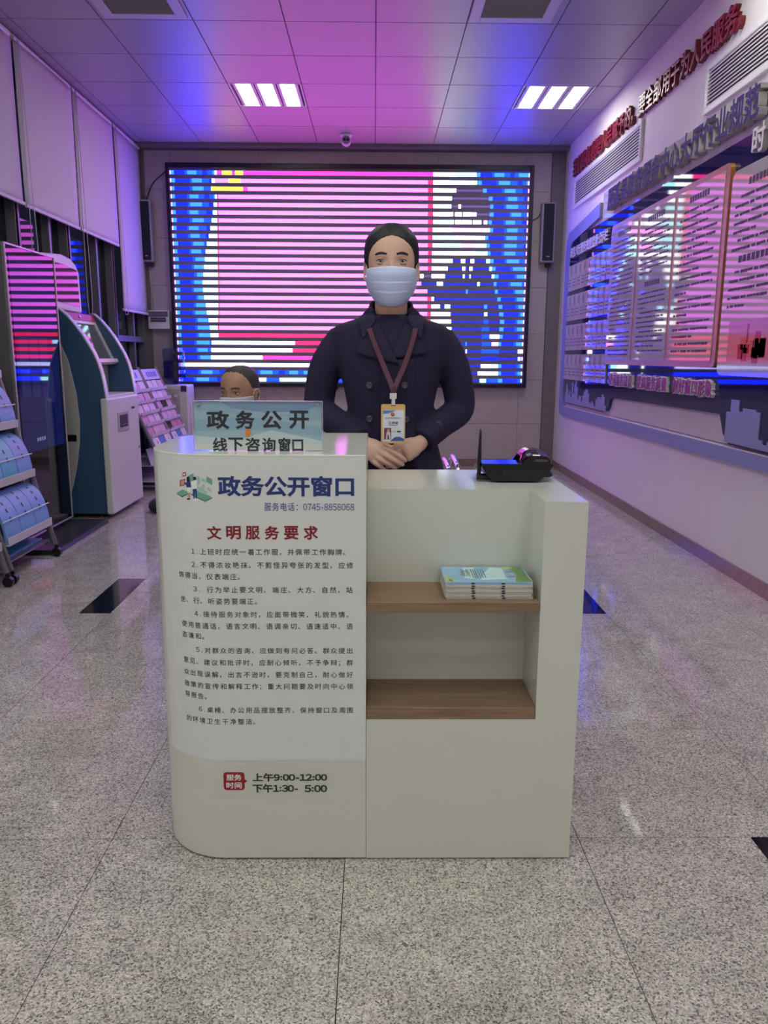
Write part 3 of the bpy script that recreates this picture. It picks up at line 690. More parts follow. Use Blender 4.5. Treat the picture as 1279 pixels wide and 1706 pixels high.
# slogan: red letters on white outlined blocks
s = '增强服务意识 提高服务质量 树好窗口形象'
t = thing('slogan_lettering', 'red slogan characters with white outlines at the bottom of the navy board', 'lettering', (RW, 5.65, 1.0))
for i, ch in enumerate(s):
    if ch == ' ': continue
    y = 6.615-.1035*i
    v, f, nz = glyphs(ch, .085, .5); lo, hi = v.min(0), v.max(0); k = .098
    w = MB(); w.add([np.array((RW-.0348-.022*(p[2]/.585*.5+.5), y-(p[0]-(lo[0]+hi[0])/2)*k, 1.042+(p[1]-.36)*k)) for p in v], f)
    wo = w.build('letter_outline', mat('white_acrylic', 'd8d2d8', .3), t)
    v, f, nz = glyphs(ch, .02, .5); w = MB()
    w.add([np.array((RW-.0570-.003*(p[2]/.52*.5+.5), y-(p[0]-(lo[0]+hi[0])/2)*k, 1.042+(p[1]-.36)*k)) for p in v], f)
    w.build('letter', m_red, wo)
letters('时', 4.28, .2, 2.325, .15, .03, 'white_edge_character', [mat('white_acrylic', 'd8d2d8', .3), m_side], 'single white raised character on the navy board at the right photo edge', 'lettering', stand=.036, off=.02)

# ================================================================== THE COUNTER
m_lam = mat('white_laminate', 'd6d8d0', .16, spec=.6, noise=.01, nscale=8, bump=.01, bscale=40)
m_wood = wood('oak_shelf', '7a614d', '9a7f64')
CF_, CB_, CL, CR_, CT, CTR = 1.73, 2.24, -.53, .485, 1.005, .90
XS, XN, RC = -.0175, .386, .17
xc, yc = CL+RC, CF_+RC
def plan_left():
    p = [(XS, CF_)]
    p += [(xc-RC*math.sin(a), yc-RC*math.cos(a)) for a in [PI/2*i/16 for i in range(17)]]
    yb = CB_-RC
    p += [(xc-RC*math.cos(a), yb+RC*math.sin(a)) for a in [PI/2*i/16 for i in range(17)]]
    p += [(XS, CB_)]
    return p
t = thing('service_counter', 'white service counter with a rounded left end and an open shelf niche', 'counter', (0, 1.98, 0))
MB().prism(plan_left(), lambda x, y, z: np.array((x, y, z)), .004, CT).build('rounded_cabinet', m_lam, t, bevel=.0025)
r = MB()
r.box(XS+.0004, CR_, CF_, CB_, .004, .372)
r.prism([(XS+.0004, 1.9), (XN, 1.9), (XN, CF_), (CR_, CF_), (CR_, CB_), (XS+.0004, CB_)], lambda x, y, z: np.array((x, y, z)), .372, CTR)
r.build('niche_cabinet', m_lam, t)
MB().box(XS+.001, XN-.0006, CF_+.001, 1.8996, .3722, .402).build('shelf', m_wood, t, bevel=.0015)
MB().box(XS+.001, XN-.0006, CF_+.001, 1.8996, .638, .663).build('shelf', m_wood, t, bevel=.0015)
MB().box(xc, CR_-.01, CF_+.012, CB_-.02, 0, .0039).build('plinth', m_black, t)

# a sheet wrapped round the left end: s is the length along the front
def wrap(d):
    def fn(s, z, e=0):
        o = d+e
        if s >= xc: return np.array((s, CF_-o, z))
        a = (xc-s)/RC
        return np.array((xc-(RC+o)*math.sin(a), yc-(RC+o)*math.cos(a), z))
    return fn
def project(p):
    q = np.array(p)-np.array((0, 0, EYE)); w = q@CF
    return 639.5+FPX*(q@CR)/w, 853-FPX*(q@CU)/w
def sof(u, v):
    """length along the counter front and height seen at a photo pixel"""
    best = None
    for k in range(600):
        s = -.62+.62*k/600; p = wrap(0)(s, .5); z = at(u, v, p[1])[2]
        e = abs(at(u, v, p[1])[0]-p[0])
        if best is None or e < best[0]: best = (e, s, z)
    return best[1], best[2]
def sheet(mb, s0, s1, z0, z1, fn, n=40, m=0, lift=None):
    for i in range(n):
        a, b = s0+(s1-s0)*i/n, s0+(s1-s0)*(i+1)/n
        mb.quad(fn(a, z0(a) if callable(z0) else z0), fn(b, z0(b) if callable(z0) else z0), fn(b, z1), fn(a, z1), m)
m_poster = mat('poster_paper', 'dfe2e2', .45, noise=.01, bump=.02, bscale=5)
t = thing('rules_poster', 'white paper poster of service rules wrapped round the counter front', 'poster', (-.25, CF_, .27))
pb = MB(); sheet(pb, -.525, -.0185, lambda s: .268+max(0, -s-.40)**2*.1, 1.0, wrap(.0008), 44)
pb.build('paper', m_poster, t, fix=False, smooth=False)
I_NAVY, I_RED, I_INK, I_BLUE = mat('ink_navy', '25387c', .5), mat('ink_red', '8a1a28', .5), mat('ink_black', '2b2b2f', .5), mat('ink_blue', '3a4a90', .5)
W = wrap(.0014)
def fit(mb, s, u0, u1, v0, v1, off=0., spacing=1.):
    a, z1 = sof(u0, v0); b, _ = sof(u1, v0); _, z0 = sof(u1, v1)
    text(mb, s, a, b, z0, sof(u1, v0)[1], W, offset=off, spacing=spacing)
m = MB(); fit(m, '政务公开窗口', 362, 590, 793, 828, .032); stuff(m.build('heading_print', I_NAVY, t, fix=False))
m = MB(); fit(m, '服务电话：0745-8858068', 440, 590, 837.5, 851.5, .004, 1.08); stuff(m.build('phone_line_print', I_BLUE, t, fix=False))
m = MB()
for i, ch in enumerate('文明服务要求'): fit(m, ch, 344+32.2*i, 344+32.2*i+24.5, 876, 899, .028)
stuff(m.build('subheading_print', I_RED, t, fix=False))
LN = [(319, 584, 920, '1.上班时应统一着工作服，并佩带工作胸牌。'), (319, 589, 942, '2.不得浓妆艳抹，不剪怪异夸张的发型，应修'), (298, 409, 961, '饰得当，仪表端庄。'), (322, 589, 983, '3. 行为举止要文明、端庄、大方、自然，站'),
      (301, 437, 1002, '坐、行、听姿势要端正。'), (324, 589, 1024, '4.接待服务对象时，应面带微笑，礼貌热情，'), (303, 589, 1043.5, '使用普通话，语言文明、语调亲切、语速适中、语'), (304, 349, 1061.5, '态谦和。'),
      (327, 589, 1084, '5.对群众的咨询，应做到有问必答。群众提出'), (306, 589, 1104, '意见、建议和批评时，应耐心倾听，不予争辩；群'), (307, 589, 1124, '众出现误解，出言不逊时，要克制自己，耐心做好'), (308, 589, 1143.5, '政策的宣传和解释工作；重大问题要及时向中心领'),
      (309, 353, 1161.5, '导报告。'), (331, 589, 1183, '6.桌椅、办公用品摆放整齐，保持窗口及周围'), (311, 434, 1202, '的环境卫生干净整洁。')]
m = MB()
for u0, u1, v, s in LN:
    a = sof(u0, v)[0]; b, z = sof(max(u1, 400), v)
    if u1 < 400: b = sof(u1, v)[0]
    units = sum(1 if ord(c) > 0x2000 else .56 for c in s); p = (b-a)/units
    em(m, s, a, z, min(.0158, p*.98), W, 0, .006, p)
stuff(m.build('rules_print', I_INK, t, fix=False))
# the small drawing: two clerks at big screens on green tablets
m = MB(); IC = [mat('ink_teal', '6fae9d', .5), mat('ink_pale_teal', 'a8cfc3', .5), I_NAVY, mat('ink_brick', '9a3a45', .5), mat('ink_skin', 'cf9c92', .5), mat('ink_white', 'f2f3f2', .5), mat('ink_hair', '26242e', .5), mat('ink_dark_teal', '2f4a55', .5)]
def ip(pts, mi, d):
    q = [sof(250+x/6.395, 700+y/6.395) for x, y in pts]
    bm = bmesh.new(); fc = bm.faces.new([bm.verts.new((a, z, 0)) for a, z in q]); bmesh.ops.triangulate(bm, faces=[fc])
    bmesh.ops.subdivide_edges(bm, edges=[e for e in bm.edges if e.calc_length() > .012], cuts=3, use_grid_fill=True)
    bmesh.ops.triangulate(bm, faces=bm.faces); bm.verts.index_update()
    m.add([wrap(.0013+.0001*d)(v_.co.x, v_.co.y) for v_ in bm.verts], [tuple(w.index for w in g.verts) for g in bm.faces], mi); bm.free()
ip([(288, 775), (345, 812), (420, 775), (420, 782), (345, 820), (288, 782)], 7, 0); ip([(290, 772), (350, 738), (425, 772), (345, 810)], 0, 0)
ip([(440, 795), (590, 868), (665, 830), (665, 822), (590, 858), (440, 787)], 7, 0); ip([(440, 785), (520, 740), (660, 820), (590, 856)], 0, 0)
ip([(505, 700), (540, 720), (560, 675), (580, 690), (585, 745), (610, 760), (608, 800), (505, 755)], 1, 1)
ip([(402, 595), (465, 565), (465, 640), (402, 668)], 0, 0); ip([(498, 590), (520, 595), (535, 625), (535, 680), (500, 690)], 1, 0)
ip([(600, 598), (662, 630), (662, 690), (600, 655)], 0, 0); ip([(550, 615), (590, 635), (590, 665), (550, 645)], 1, 0); ip([(610, 712), (652, 735), (652, 765), (610, 742)], 1, 0)
ip([(350, 560), (385, 550), (385, 590), (350, 602)], 3, 0); ip([(358, 570), (376, 564), (376, 583), (358, 590)], 5, 1)
ip([(322, 640), (375, 622), (375, 690), (322, 705)], 3, 0); ip([(332, 645), (370, 632), (370, 682), (332, 694)], 4, 1)
ip([(392, 605), (420, 598), (428, 640), (424, 668), (394, 660)], 6, 2); ip([(384, 662), (432, 652), (438, 715), (392, 718)], 2, 2); ip([(360, 668), (386, 690), (394, 678), (372, 660)], 2, 2)
ip([(398, 715), (434, 715), (434, 770), (404, 772)], 5, 2); ip([(408, 772), (428, 770), (426, 830), (412, 832)], 4, 2); ip([(395, 832), (432, 826), (430, 845), (404, 850)], 6, 2)
ip([(458, 605), (490, 600), (494, 632), (466, 640)], 6, 2); ip([(442, 650), (505, 640), (500, 730), (450, 735)], 5, 2); ip([(460, 733), (500, 730), (502, 830), (488, 832), (482, 750), (478, 836), (466, 838)], 2, 2); ip([(462, 838), (515, 835), (522, 852), (490, 862), (462, 852)], 5, 2)
IC[2] = I_NAVY
stuff(m.build('picture_print', IC, t, fix=False))
# opening-hours sticker
t = thing('opening_hours_sticker', 'opening hours sticker with a red speech tag below the poster on the counter', 'sticker', (-.24, CF_, .17))
def fp(u, v, d=.001): p = at(u, v, CF_); return np.array((p[0], CF_-d, p[2]))
MB().add([fp(360, 1279, .0007), fp(555, 1277, .0007), fp(556, 1326, .0007), fp(362, 1330, .0007)], [(0,1,2,3)]).build('film', mat('sticker_film', 'd2d4cb', .3), t, fix=False)
a = at(373, 1316, CF_); b = at(407, 1286, CF_); m = MB()
m.flat(rrect(a[0], b[0], a[2], b[2], .008), lambda x, z: np.array((x, CF_-.0012, z)), 0)
c = at(412, 1301, CF_); m.add([np.array((b[0]-.001, CF_-.0012, c[2]+.006)), np.array((b[0]-.001, CF_-.0012, c[2]-.006)), np.array((c[0], CF_-.0012, c[2]))], [(0,1,2)])
m.build('red_tag', mat('sticker_red', '9c1c2e', .4), t, fix=False)
def ff(mb, s, u0, u1, v0, v1, off=.0, spacing=1., d=.0016):
    a = at(u0, v1, CF_); b = at(u1, v0, CF_); text(mb, s, a[0], b[0], a[2], b[2], lambda x, z, e=0: np.array((x, CF_-d, z)), offset=off, spacing=spacing)
m = MB(); ff(m, '服务', 377.5, 402.5, 1289.5, 1300, .02); ff(m, '时间', 377.5, 402.5, 1302.5, 1313, .02); stuff(m.build('tag_print', mat('ink_white', 'f2f3f2', .5), t, fix=False))
m = MB()
ff(m, '上午9:00-12:00', 421, 545, 1287.5, 1301.5, .035); ff(m, '下午1:30-', 421, 496, 1305.5, 1320, .035); ff(m, '5:00', 507, 545, 1307, 1319.5, .035)
stuff(m.build('hours_print', mat('ink_black', '2b2b2f', .5), t, fix=False))

# ------------------------------------------------------------------ acrylic sign on the counter
SY = 1.80
tl, tr = at(323, 668, SY), at(537, 667, SY); sz0, sz1 = CT+.0005, tl[2]
sx0, sx1 = -.4135, tr[0]
t = thing('acrylic_sign', 'clear acrylic sign with blue card standing on the counter', 'sign', (-.26, SY, CT))
m_acr = glass('clear_acrylic')
MB().box(sx0, sx1, SY-.0045, SY-.0022, sz0, sz1).build('front_sheet', m_acr, t)
MB().box(sx0, sx1, SY+.0004, SY+.0027, sz0, sz1).build('back_sheet', m_acr, t)
MB().box(sx0, sx1, SY-.005, SY+.003, sz1, sz1+.0012).build('polished_edge', mat('acrylic_edge', 'c9c2d4', .2), t)
for x in (sx0, sx1): MB().box(x-.0006, x+.0006, SY-.005, SY+.003, sz0, sz1).build('polished_edge', mat('acrylic_edge', 'c9c2d4', .2), t)
MB().box((sx0+sx1)/2-.05, (sx0+sx1)/2+.05, SY+.0028, SY+.05, sz0, sz0+.003).build('foot', m_acr, t)
bc = [mat('card_mid', 'a3c3d2', .5), mat('card_deep', '7d9fc4', .5), mat('card_blue', '93b8cf', .5), mat('card_pale', 'c9dbdd', .5), mat('card_white', 'd9dedb', .5)]
cx0, cx1 = sx0+.003, sx1-.002; ww, hh = cx1-cx0, sz1-sz0-.002
def cp(d): return lambda x, z, e=0: np.array((cx0+x*ww, SY-.0012-d, sz0+.001+z*hh))
cb = MB(); cb.box(cx0, cx1, SY-.0012, SY-.0002, sz0+.001, sz0+.001+hh, 0)
for d, (pts, mi) in enumerate([([(.2, 1), (1, 1), (1, .95), (.86, .80), (.55, .78), (.3, .86)], 1), ([(0, 1), (.18, 1), (.42, .72), (0, .84)], 2), ([(1, .93), (1, .62), (.6, .72), (.86, .8)], 2), ([(0, .62), (.42, .7), (1, .48), (1, .30), (.5, .42), (0, .40)], 2), ([(0, .3), (.35, .22), (.6, .42), (1, .2), (1, 0), (0, 0)], 3), ([(0, .12), (.4, .2), (1, .1), (1, 0), (0, 0)], 4)]):
    cb.flat(pts, cp(.00008*(d+1)), mi)
cb.build('printed_card', bc, t)
def sfit(mb, s, u0, u1, v0, v1, off):
    a = at(u0, v1, SY); b = at(u1, v0, SY); text(mb, s, a[0], b[0], a[2], b[2], lambda x, z, e=0: np.array((x, SY-.0019, z)), offset=off)
m = MB()
for ch, a, b in zip('政务公开', (344.5, 392.5, 435, 481.7), (382, 424, 470, 514.5)): sfit(m, ch, a, b, 684, 715, .034)
for ch, a, b in zip('线下咨询窗口', (355, 381, 409, 437, 464, 487), (378.5, 405, 433.5, 459, 484, 505)): sfit(m, ch, a, b, 729+(3 if ch == '口' else 0), 753, .028)
stuff(m.build('sign_print', mat('ink_sign', '1f2430', .5), t, fix=False))
m = MB(); q = [(410, 727), (408, 719), (412, 712), (417, 709), (416, 715), (419, 721), (416, 728)]
m.add([np.array((p[0], SY-.0018, p[2])) for p in [at(u, v, SY) for u, v in q]], [tuple(range(len(q)))]); m.build('orange_mark', mat('mark_orange', 'ef8b3c', .5), t, fix=False)  # small orange mark laid on the card
for x in (331, 529.5):
    p = at(x, 674, SY); MB().lathe([(.0001, -.0025), (.0035, -.002), (.0035, .0)], (p[0], SY-.0045, p[2]), 14, axis='y').build('standoff', m_steel, t)

# ------------------------------------------------------------------ desk telephone with aerial
m_ph = mat('phone_black', '0e0e12', .28, noise=.1, nscale=200); m_ph2 = mat('phone_gloss', '141319', .12)
t = thing('desk_telephone', 'black desk telephone with a stub aerial on the right of the counter', 'telephone', (.39, 2.08, CTR))
pY = 2.0
def pp(u, v, Y=pY): return at(u, v, Y)
xl_t, xr_t = pp(803, 773)[0], pp(920, 775)[0]; xl_b, xr_b = pp(822, 808)[0], pp(897, 808)[0]
zt = .944; zb = CTR+.004
def prof(y, z0, z1, inset=0):
    out = []
    for k in range(9):
        a = k/8; z = z0+(z1-z0)*a; e = (1-a)**1.6
        out.append((xl_t+(xl_b-xl_t)*e+inset, z))
    rr = [(xr_t+(xr_b-xr_t)*((1-k/8)**1.6)-inset, z0+(z1-z0)*k/8) for k in range(8, -1, -1)]
    return [np.array((x, y, z)) for x, z in out+rr]
MB().loft([prof(pY, zb, zt), prof(pY+.08, zb, zt+.0), prof(pY+.16, zb, zt-.028)]).build('base', m_ph, t, bevel=.003)
MB().loft([[np.array((x, y, z)) for x, z in rrect(xl_t-.002, xr_t+.002, zz-.004, zz+.004, .003, 2)] for y, zz in ((pY-.002, zt+.002), (pY+.08, zt+.002), (pY+.165, zt-.026))]).build('top_shell', m_ph2, t)
MB().box(pp(838, 790)[0], pp(880, 790)[0], pY-.0015, pY+.001, .918, .934).build('label_plate', mat('phone_plate', '17171b', .5), t)
for u in (836, 880): MB().cyl((pp(u, 807)[0], pY+.012, CTR+.0002), (pp(u, 807)[0], pY+.012, CTR+.006), .006, 12).build('rubber_foot', m_black, t)
# handset lying along the right side, its arched end towards the camera
hx0, hx1 = pp(866, 770)[0], pp(917, 770)[0]
hm = MB(); ring = []
for y, sc, dz in ((pY-.004, .94, 0), (pY+.004, 1, 0), (pY+.035, 1, .002), (pY+.06, .82, .012), (pY+.11, .82, .012), (pY+.135, 1, -.008), (pY+.165, 1, -.014), (pY+.172, .9, -.014)):
    xm = (hx0+hx1)/2+.004; w = (hx1-hx0)/2*sc; z0 = zt+.006+dz
    ring.append([np.array((xm+w*cx_, y, z0+hz*sc)) for cx_, hz in ((-1, 0), (-.86, .010), (-.6, .019), (-.3, .023), (.2, .0225), (.7, .019), (.93, .012), (.96, 0))])
hm.loft(ring).build('handset', m_ph2, t, smooth=False, bevel=.002)
MB().box(pp(890, 760)[0], pp(912, 760)[0], pY-.0065, pY-.0035, zt+.012, zt+.018).build('earpiece_slot', mat('phone_slot', '4a4838', .3), t)
ax = pp(797.5, 780, 2.03)[0]
am = MB(); am.tube([(ax, 2.03, CTR+.012), (ax+.0005, 2.03, .95), (ax+.0015, 2.03, 1.02), (ax+.0015, 2.03, 1.036)], [.0056, .0054, .0034, .0026], 12).build('aerial', m_ph, t, smooth=True)
MB().tube([(ax-.006, 2.03, CTR+.012), (xl_b-.002, 2.03, CTR+.012)], .0085, 12).build('aerial_hinge', m_ph, t)
MB().tube([(xr_b-.002, 2.05, .918), (xr_t+.004, 2.05, .920)], [.005, .009], 12).build('cord_plug', m_ph2, t)
MB().tube(path([(xr_t+.0045, 2.05, .920), (xr_t+.012, 2.06, .912), (xr_t+.006, 2.09, CTR+.0055), (.40, 2.19, CTR+.0055), (.36, CB_-.012, CTR+.0055)], 40), .004, 8).build('telephone_cord', m_ph, t, smooth=True)

# ------------------------------------------------------------------ booklets on the upper shelf
m_pg = mat('booklet_pages', 'c9c9c2', .7, noise=.05, nscale=120); m_cv = mat('booklet_cover', '8fb8d6', .25, noise=.10, nscale=14)
cvm = [m_cv, mat('cover_green', '6f9450', .3, noise=.2, nscale=60), mat('cover_pale', 'c4dde2', .3), mat('cover_dark', '3c5a55', .3), mat('cover_lilac', 'a07aa8', .3), mat('cover_lime', 'b4c66a', .3, noise=.2, nscale=60)]
words = ['on top of', 'second from the top of', 'third from the top of', 'in the middle of', 'third from the bottom of', 'second from the bottom of', 'at the bottom of']
for k in range(7):
    z = .6635+.0060*(6-k); jx, jy = random.uniform(-.0025, .0025), random.uniform(-.002, .002)
    x0, x1, y0, y1 = .168+jx, .374+jx, 1.752+jy, 1.892+jy*.5
    t = thing('booklet', 'blue covered booklet %s the stack on the upper shelf' % words[k], 'booklet', ((x0+x1)/2, 1.82, z), 'booklets on the upper shelf')
    MB().box(x0+.001, x1-.001, y0+.0012, y1-.001, z+.0008, z+.0048).build('pages', m_pg, t)
    cv = MB()
    def cov(x, y, d): return np.array((x, y, d))
    cv.prism(rrect(x0, x1, y0, y1, .006, 3), cov, z, z+.0007); cv.prism(rrect(x0, x1, y0, y1, .006, 3), cov, z+.0049, z+.0056)
    cv.box(x0+.006, x1-.006, y0, y0+.001, z+.0007, z+.0049)
    cv.build('cover', [m_pg if k else m_cv] if k else [m_cv], t)
    for f in (.30, .64): MB().box(x0+(x1-x0)*f, x0+(x1-x0)*f+.008, y0-.0004, y0+.0002, z+.001, z+.0042).build('staple', mat('staple_dark', '3a3c40', .4, metal=.6), t)
    if k == 0:
        pr = MB(); T = z+.00565
        def cpq(pts, mi, d=0): pr.add([np.array((x0+(x1-x0)*a, y0+(y1-y0)*b, T+.00005*d)) for a, b in pts], [tuple(range(len(pts)))], mi)
        cpq([(.74, .98), (.90, .98), (.97, .9), (.99, .03), (.80, .03), (.86, .4), (.83, .8)], 1); cpq([(.72, .84), (.86, .86), (.86, .95), (.74, .95)], 5, 1)
        cpq([(.02, .03), (.14, .03), (.08, .3), (.02, .42)], 5); cpq([(.04, .1), (.1, .05), (.08, .2)], 3, 1)
        cpq([(.24, .25), (.36, .2), (.40, .95), (.26, .9)], 2); cpq([(.42, .15), (.72, .2), (.74, .9), (.6, .95), (.5, .6)], 2); cpq([(.75, .30), (.85, .30), (.85, .42), (.75, .42)], 4, 1); cpq([(.76, .6), (.85, .6), (.85, .72), (.76, .72)], 4, 1)
        text(pr, '政务', x0+.045, x0+.068, y0+.05, y0+.115, lambda a, b, e=0: np.array((a, b, T+.0002)), 3, .01); [pr.box(x0+.071+q*.005, x0+.0735+q*.005, y0+.035, y0+.115, T, T+.0001, 3) for q in range(3)]
        for q in range(3): pr.box(x0+.088+q*.006, x0+.090+q*.006, y0+.04, y0+.11, T, T+.0001, 3)
        stuff(pr.build('cover_print', cvm, t))

# ================================================================== LEFT SIDE FURNITURE
m_navyk = mat('kiosk_navy', '3a587a', .3, noise=.03)
m_kw = mat('kiosk_white', 'dcdadb', .35)
m_kg = mat('kiosk_grey', 'b3b0ae', .4)
m_dglass = mat('display_glass', '0b0b12', .03, spec=.7)
def xz(y): return lambda x, z, d=0: np.array((x, y+d, z))

# --- self-service terminal with curved navy cheeks
t = thing('self_service_kiosk', 'white self-service terminal with curved navy side panels by the left windows', 'kiosk', (-2.2, 6.24, 0))
front = [(-2.285, 1.545), (-2.232, 1.50), (-2.177, 1.433), (-2.13, 1.367), (-2.09, 1.298), (-2.055, 1.232), (-2.028, 1.162), (-2.01, 1.09), (-1.998, 1.017), (-1.99, .955), (-1.985, .902)]
side = front+[(-2.004, .898), (-2.004, .035), (-2.46, .035), (-2.46, 1.50), (-2.40, 1.545)]
MB().prism(side, xz(5.86), 0, .055).build('side_panel', m_navyk, t, bevel=.006)
MB().prism(side, xz(6.565), 0, .055).build('side_panel', m_navyk, t, bevel=.006)
for y in (5.858, 6.563):        # pale edging along the curve
    e = MB()
    for q in range(len(front)-1):
        a, b = np.array(front[q]), np.array(front[q+1]); n = np.array([-(b-a)[1], (b-a)[0]]); n = n/np.linalg.norm(n)*-.008
        if n[0] < 0: n = -n
        e.prism([tuple(a), tuple(b), tuple(b+n), tuple(a+n)], xz(y), 0, .059)
    e.build('edge_trim', m_kw, t)
MB().prism([(-2.455, 1.47), (-2.38, 1.44), (-2.298, 1.334), (-2.235, 1.174), (-2.194, .941), (-2.183, .74), (-2.195, .58), (-2.221, .423), (-2.26, .27), (-2.30, .145), (-2.36, .05), (-2.455, .045)], xz(5.848), 0, .0118).build('grey_side_inset', m_kg, t, bevel=.004)
MB().box(-2.292, -2.214, 5.845, 5.8478, .588, .637).build('side_slot', m_black, t)
# body between the cheeks
b = MB(); b.box(-2.44, -2.02, 5.9155, 6.5645, .04, .90)
b.build('body', m_kw, t)
d = MB(); d.box(-2.0198, -1.965, 5.835, 6.60, .035, .905); d.build('front_door', m_kw, t, bevel=.012)
MB().box(-1.9648, -1.958, 6.04, 6.30, .64, .79).build('tray_surround', m_kg, t, bevel=.01)
MB().box(-1.9578, -1.956, 6.075, 6.265, .672, .765).build('paper_tray', mat('tray_dark', '3b373c', .5), t)
MB().box(-1.966, -1.953, 6.10, 6.25, .675, .69).build('tray_lip', m_black, t, bevel=.003)
MB().box(-1.9648, -1.9625, 6.40, 6.48, .795, .812).build('card_slot', m_black, t)
MB().cyl((-1.965, 6.55, .47), (-1.960, 6.55, .47), .012, 12).build('door_lock', m_steel, t)
# sloping screen between the cheeks
def slope(s, y, d): # s 0 top .. 1 bottom along the slope, d proud
    a, b = np.array((-2.285, 1.535)), np.array((-2.115, 1.165)); p = a+(b-a)*s; n = np.array([.909, .417])*d
    return np.array((p[0]+n[0], y, p[1]+n[1]))
def slab_s(s0, s1, y0, y1, d0, d1):
    m = MB(); m.loft([[slope(s0, y0, d), slope(s0, y1, d), slope(s1, y1, d), slope(s1, y0, d)] for d in (d0, d1)]); return m
slab_s(0, 1, 5.916, 6.564, -.05, -.03).build('screen_back', m_kg, t)
slab_s(.0, .14, 5.916, 6.564, -.0295, .0).build('header_strip', mat('kiosk_red', 'b3404e', .4), t)
slab_s(.1401, .20, 5.916, 6.564, -.0295, -.005).build('bezel_top', m_kw, t)
slab_s(.2001, .94, 5.916, 5.96, -.0295, -.005).build('bezel_side', m_kw, t)
slab_s(.2001, .94, 6.52, 6.564, -.0295, -.005).build('bezel_side', m_kw, t)
slab_s(.2001, .94, 5.9601, 6.5199, -.0295, -.016).build('touch_screen', mat('kiosk_screen', '5a625e', .06, spec=.7), t)
slab_s(.9401, 1.02, 5.916, 6.564, -.0295, .02).build('bezel_bottom', m_kw, t, bevel=.004)
MB().cyl(slope(.07, 6.24, -.001), slope(.07, 6.24, .006), .012, 12).build('webcam', m_steel, t)
MB().box(-2.20, -2.19, 5.916, 6.564, .9001, 1.14).build('recess_back', m_kg, t)
MB().box(-2.1899, -2.10, 6.05, 6.20, .9002, 1.07).build('card_reader', m_kw, t, bevel=.01)
MB().box(-2.0999, -2.095, 6.08, 6.17, .96, 1.04).build('reader_face', m_black, t)
MB().box(-2.19, -1.985, 5.916, 6.564, .9001, .925).build('ledge', m_kw, t, bevel=.005)
for y in (5.95, 6.5):
    for x in (-2.38, -2.06): MB().cyl((x, y, 0), (x, y, .0349), .028, 12).build('foot', m_black, t)

# header display on top of the kiosk
def yz(x): return lambda y, z, d=0: np.array((x+d, y, z))
fo = [(5.88, 1.56), (5.88, 1.94), (6.25, 1.972), (6.42, 1.96), (6.52, 1.925), (6.585, 1.87), (6.60, 1.56), (6.56, 1.548), (6.3, 1.555)]
MB().prism(fo, yz(-2.432), 0, .052).build('header_frame', m_kw, t, bevel=.012)
MB().prism([(5.92, 1.62), (5.92, 1.89), (6.25, 1.90), (6.53, 1.88), (6.545, 1.60)], yz(-2.3795), 0, .004).build('header_screen', mat('dark_screen', '3a363e', .05, spec=.7), t)
MB().box(-2.4318, -2.4, 5.95, 6.53, 1.30, 1.62).build('header_bracket', m_kg, t)

# --- tall black display totem
t = thing('display_totem', 'tall black glass display totem with a thin silver frame at the left', 'display', (-2.0, 4.66, 0))
ty0, ty1, tz1 = 4.875, 5.62, 1.878
TX = -.247   # the glass stands this much farther from the aisle than the first rack
MB().box(TX-2.045, TX-1.957, ty0, ty1, .06, tz1).build('housing', mat('totem_grey', '77757a', .35, metal=.4), t, bevel=.006)
for a in ((ty0, ty0+.012, .06, tz1), (ty1-.012, ty1, .06, tz1), (ty0+.0121, ty1-.0121, tz1-.012, tz1), (ty0+.0121, ty1-.0121, .06, .072)):
    MB().box(TX-1.9569, TX-1.944, *a).build('silver_edge', mat('silver', 'c4bec8', .3, metal=.5), t, bevel=.003)
MB().box(TX-1.9568, TX-1.95, ty0+.0122, ty1-.0122, .0722, tz1-.0122).build('black_glass', m_dglass, t)
MB().box(TX-1.9498, TX-1.9485, ty0+.045, ty1-.05, .605, 1.815).build('screen', mat('blue_screen', '11133a', .03, spec=.7, emit='14206a', estr=.22), t)
m = MB()
for q in range(3):
    for r_ in range(2): m.box(TX-1.9484, TX-1.9482, ty0+.09+q*.15, ty0+.22+q*.15, .95+r_*.2, 1.13+r_*.2)
stuff(m.build('screen_tiles', mat('screen_tile', '1c1f50', .03, spec=.7, emit='3a3c80', estr=.2), t))
MB().box(TX-1.9484, TX-1.9480, ty0+.47, ty0+.58, .90, 1.12).build('screen_label', mat('screen_tile', '1c1f50', .03), t)
m = MB()
for q in range(4): m.box(TX-1.9484, TX-1.9480, ty0+.25+q*.035, ty0+.275+q*.035, .665, .688)
stuff(m.build('screen_caption', mat('caption_grey', '7d86b5', .3, emit='7d86b5', estr=.25), t))
MB().box(TX-2.02, TX-1.97, ty0+.12, ty1-.12, .0301, .0599).build('stem', m_black, t)
MB().box(-2.42, -1.965, 4.74, 5.70, 0, .03).build('base_plate', mat('base_dark', '3a393e', .3), t, bevel=.006)

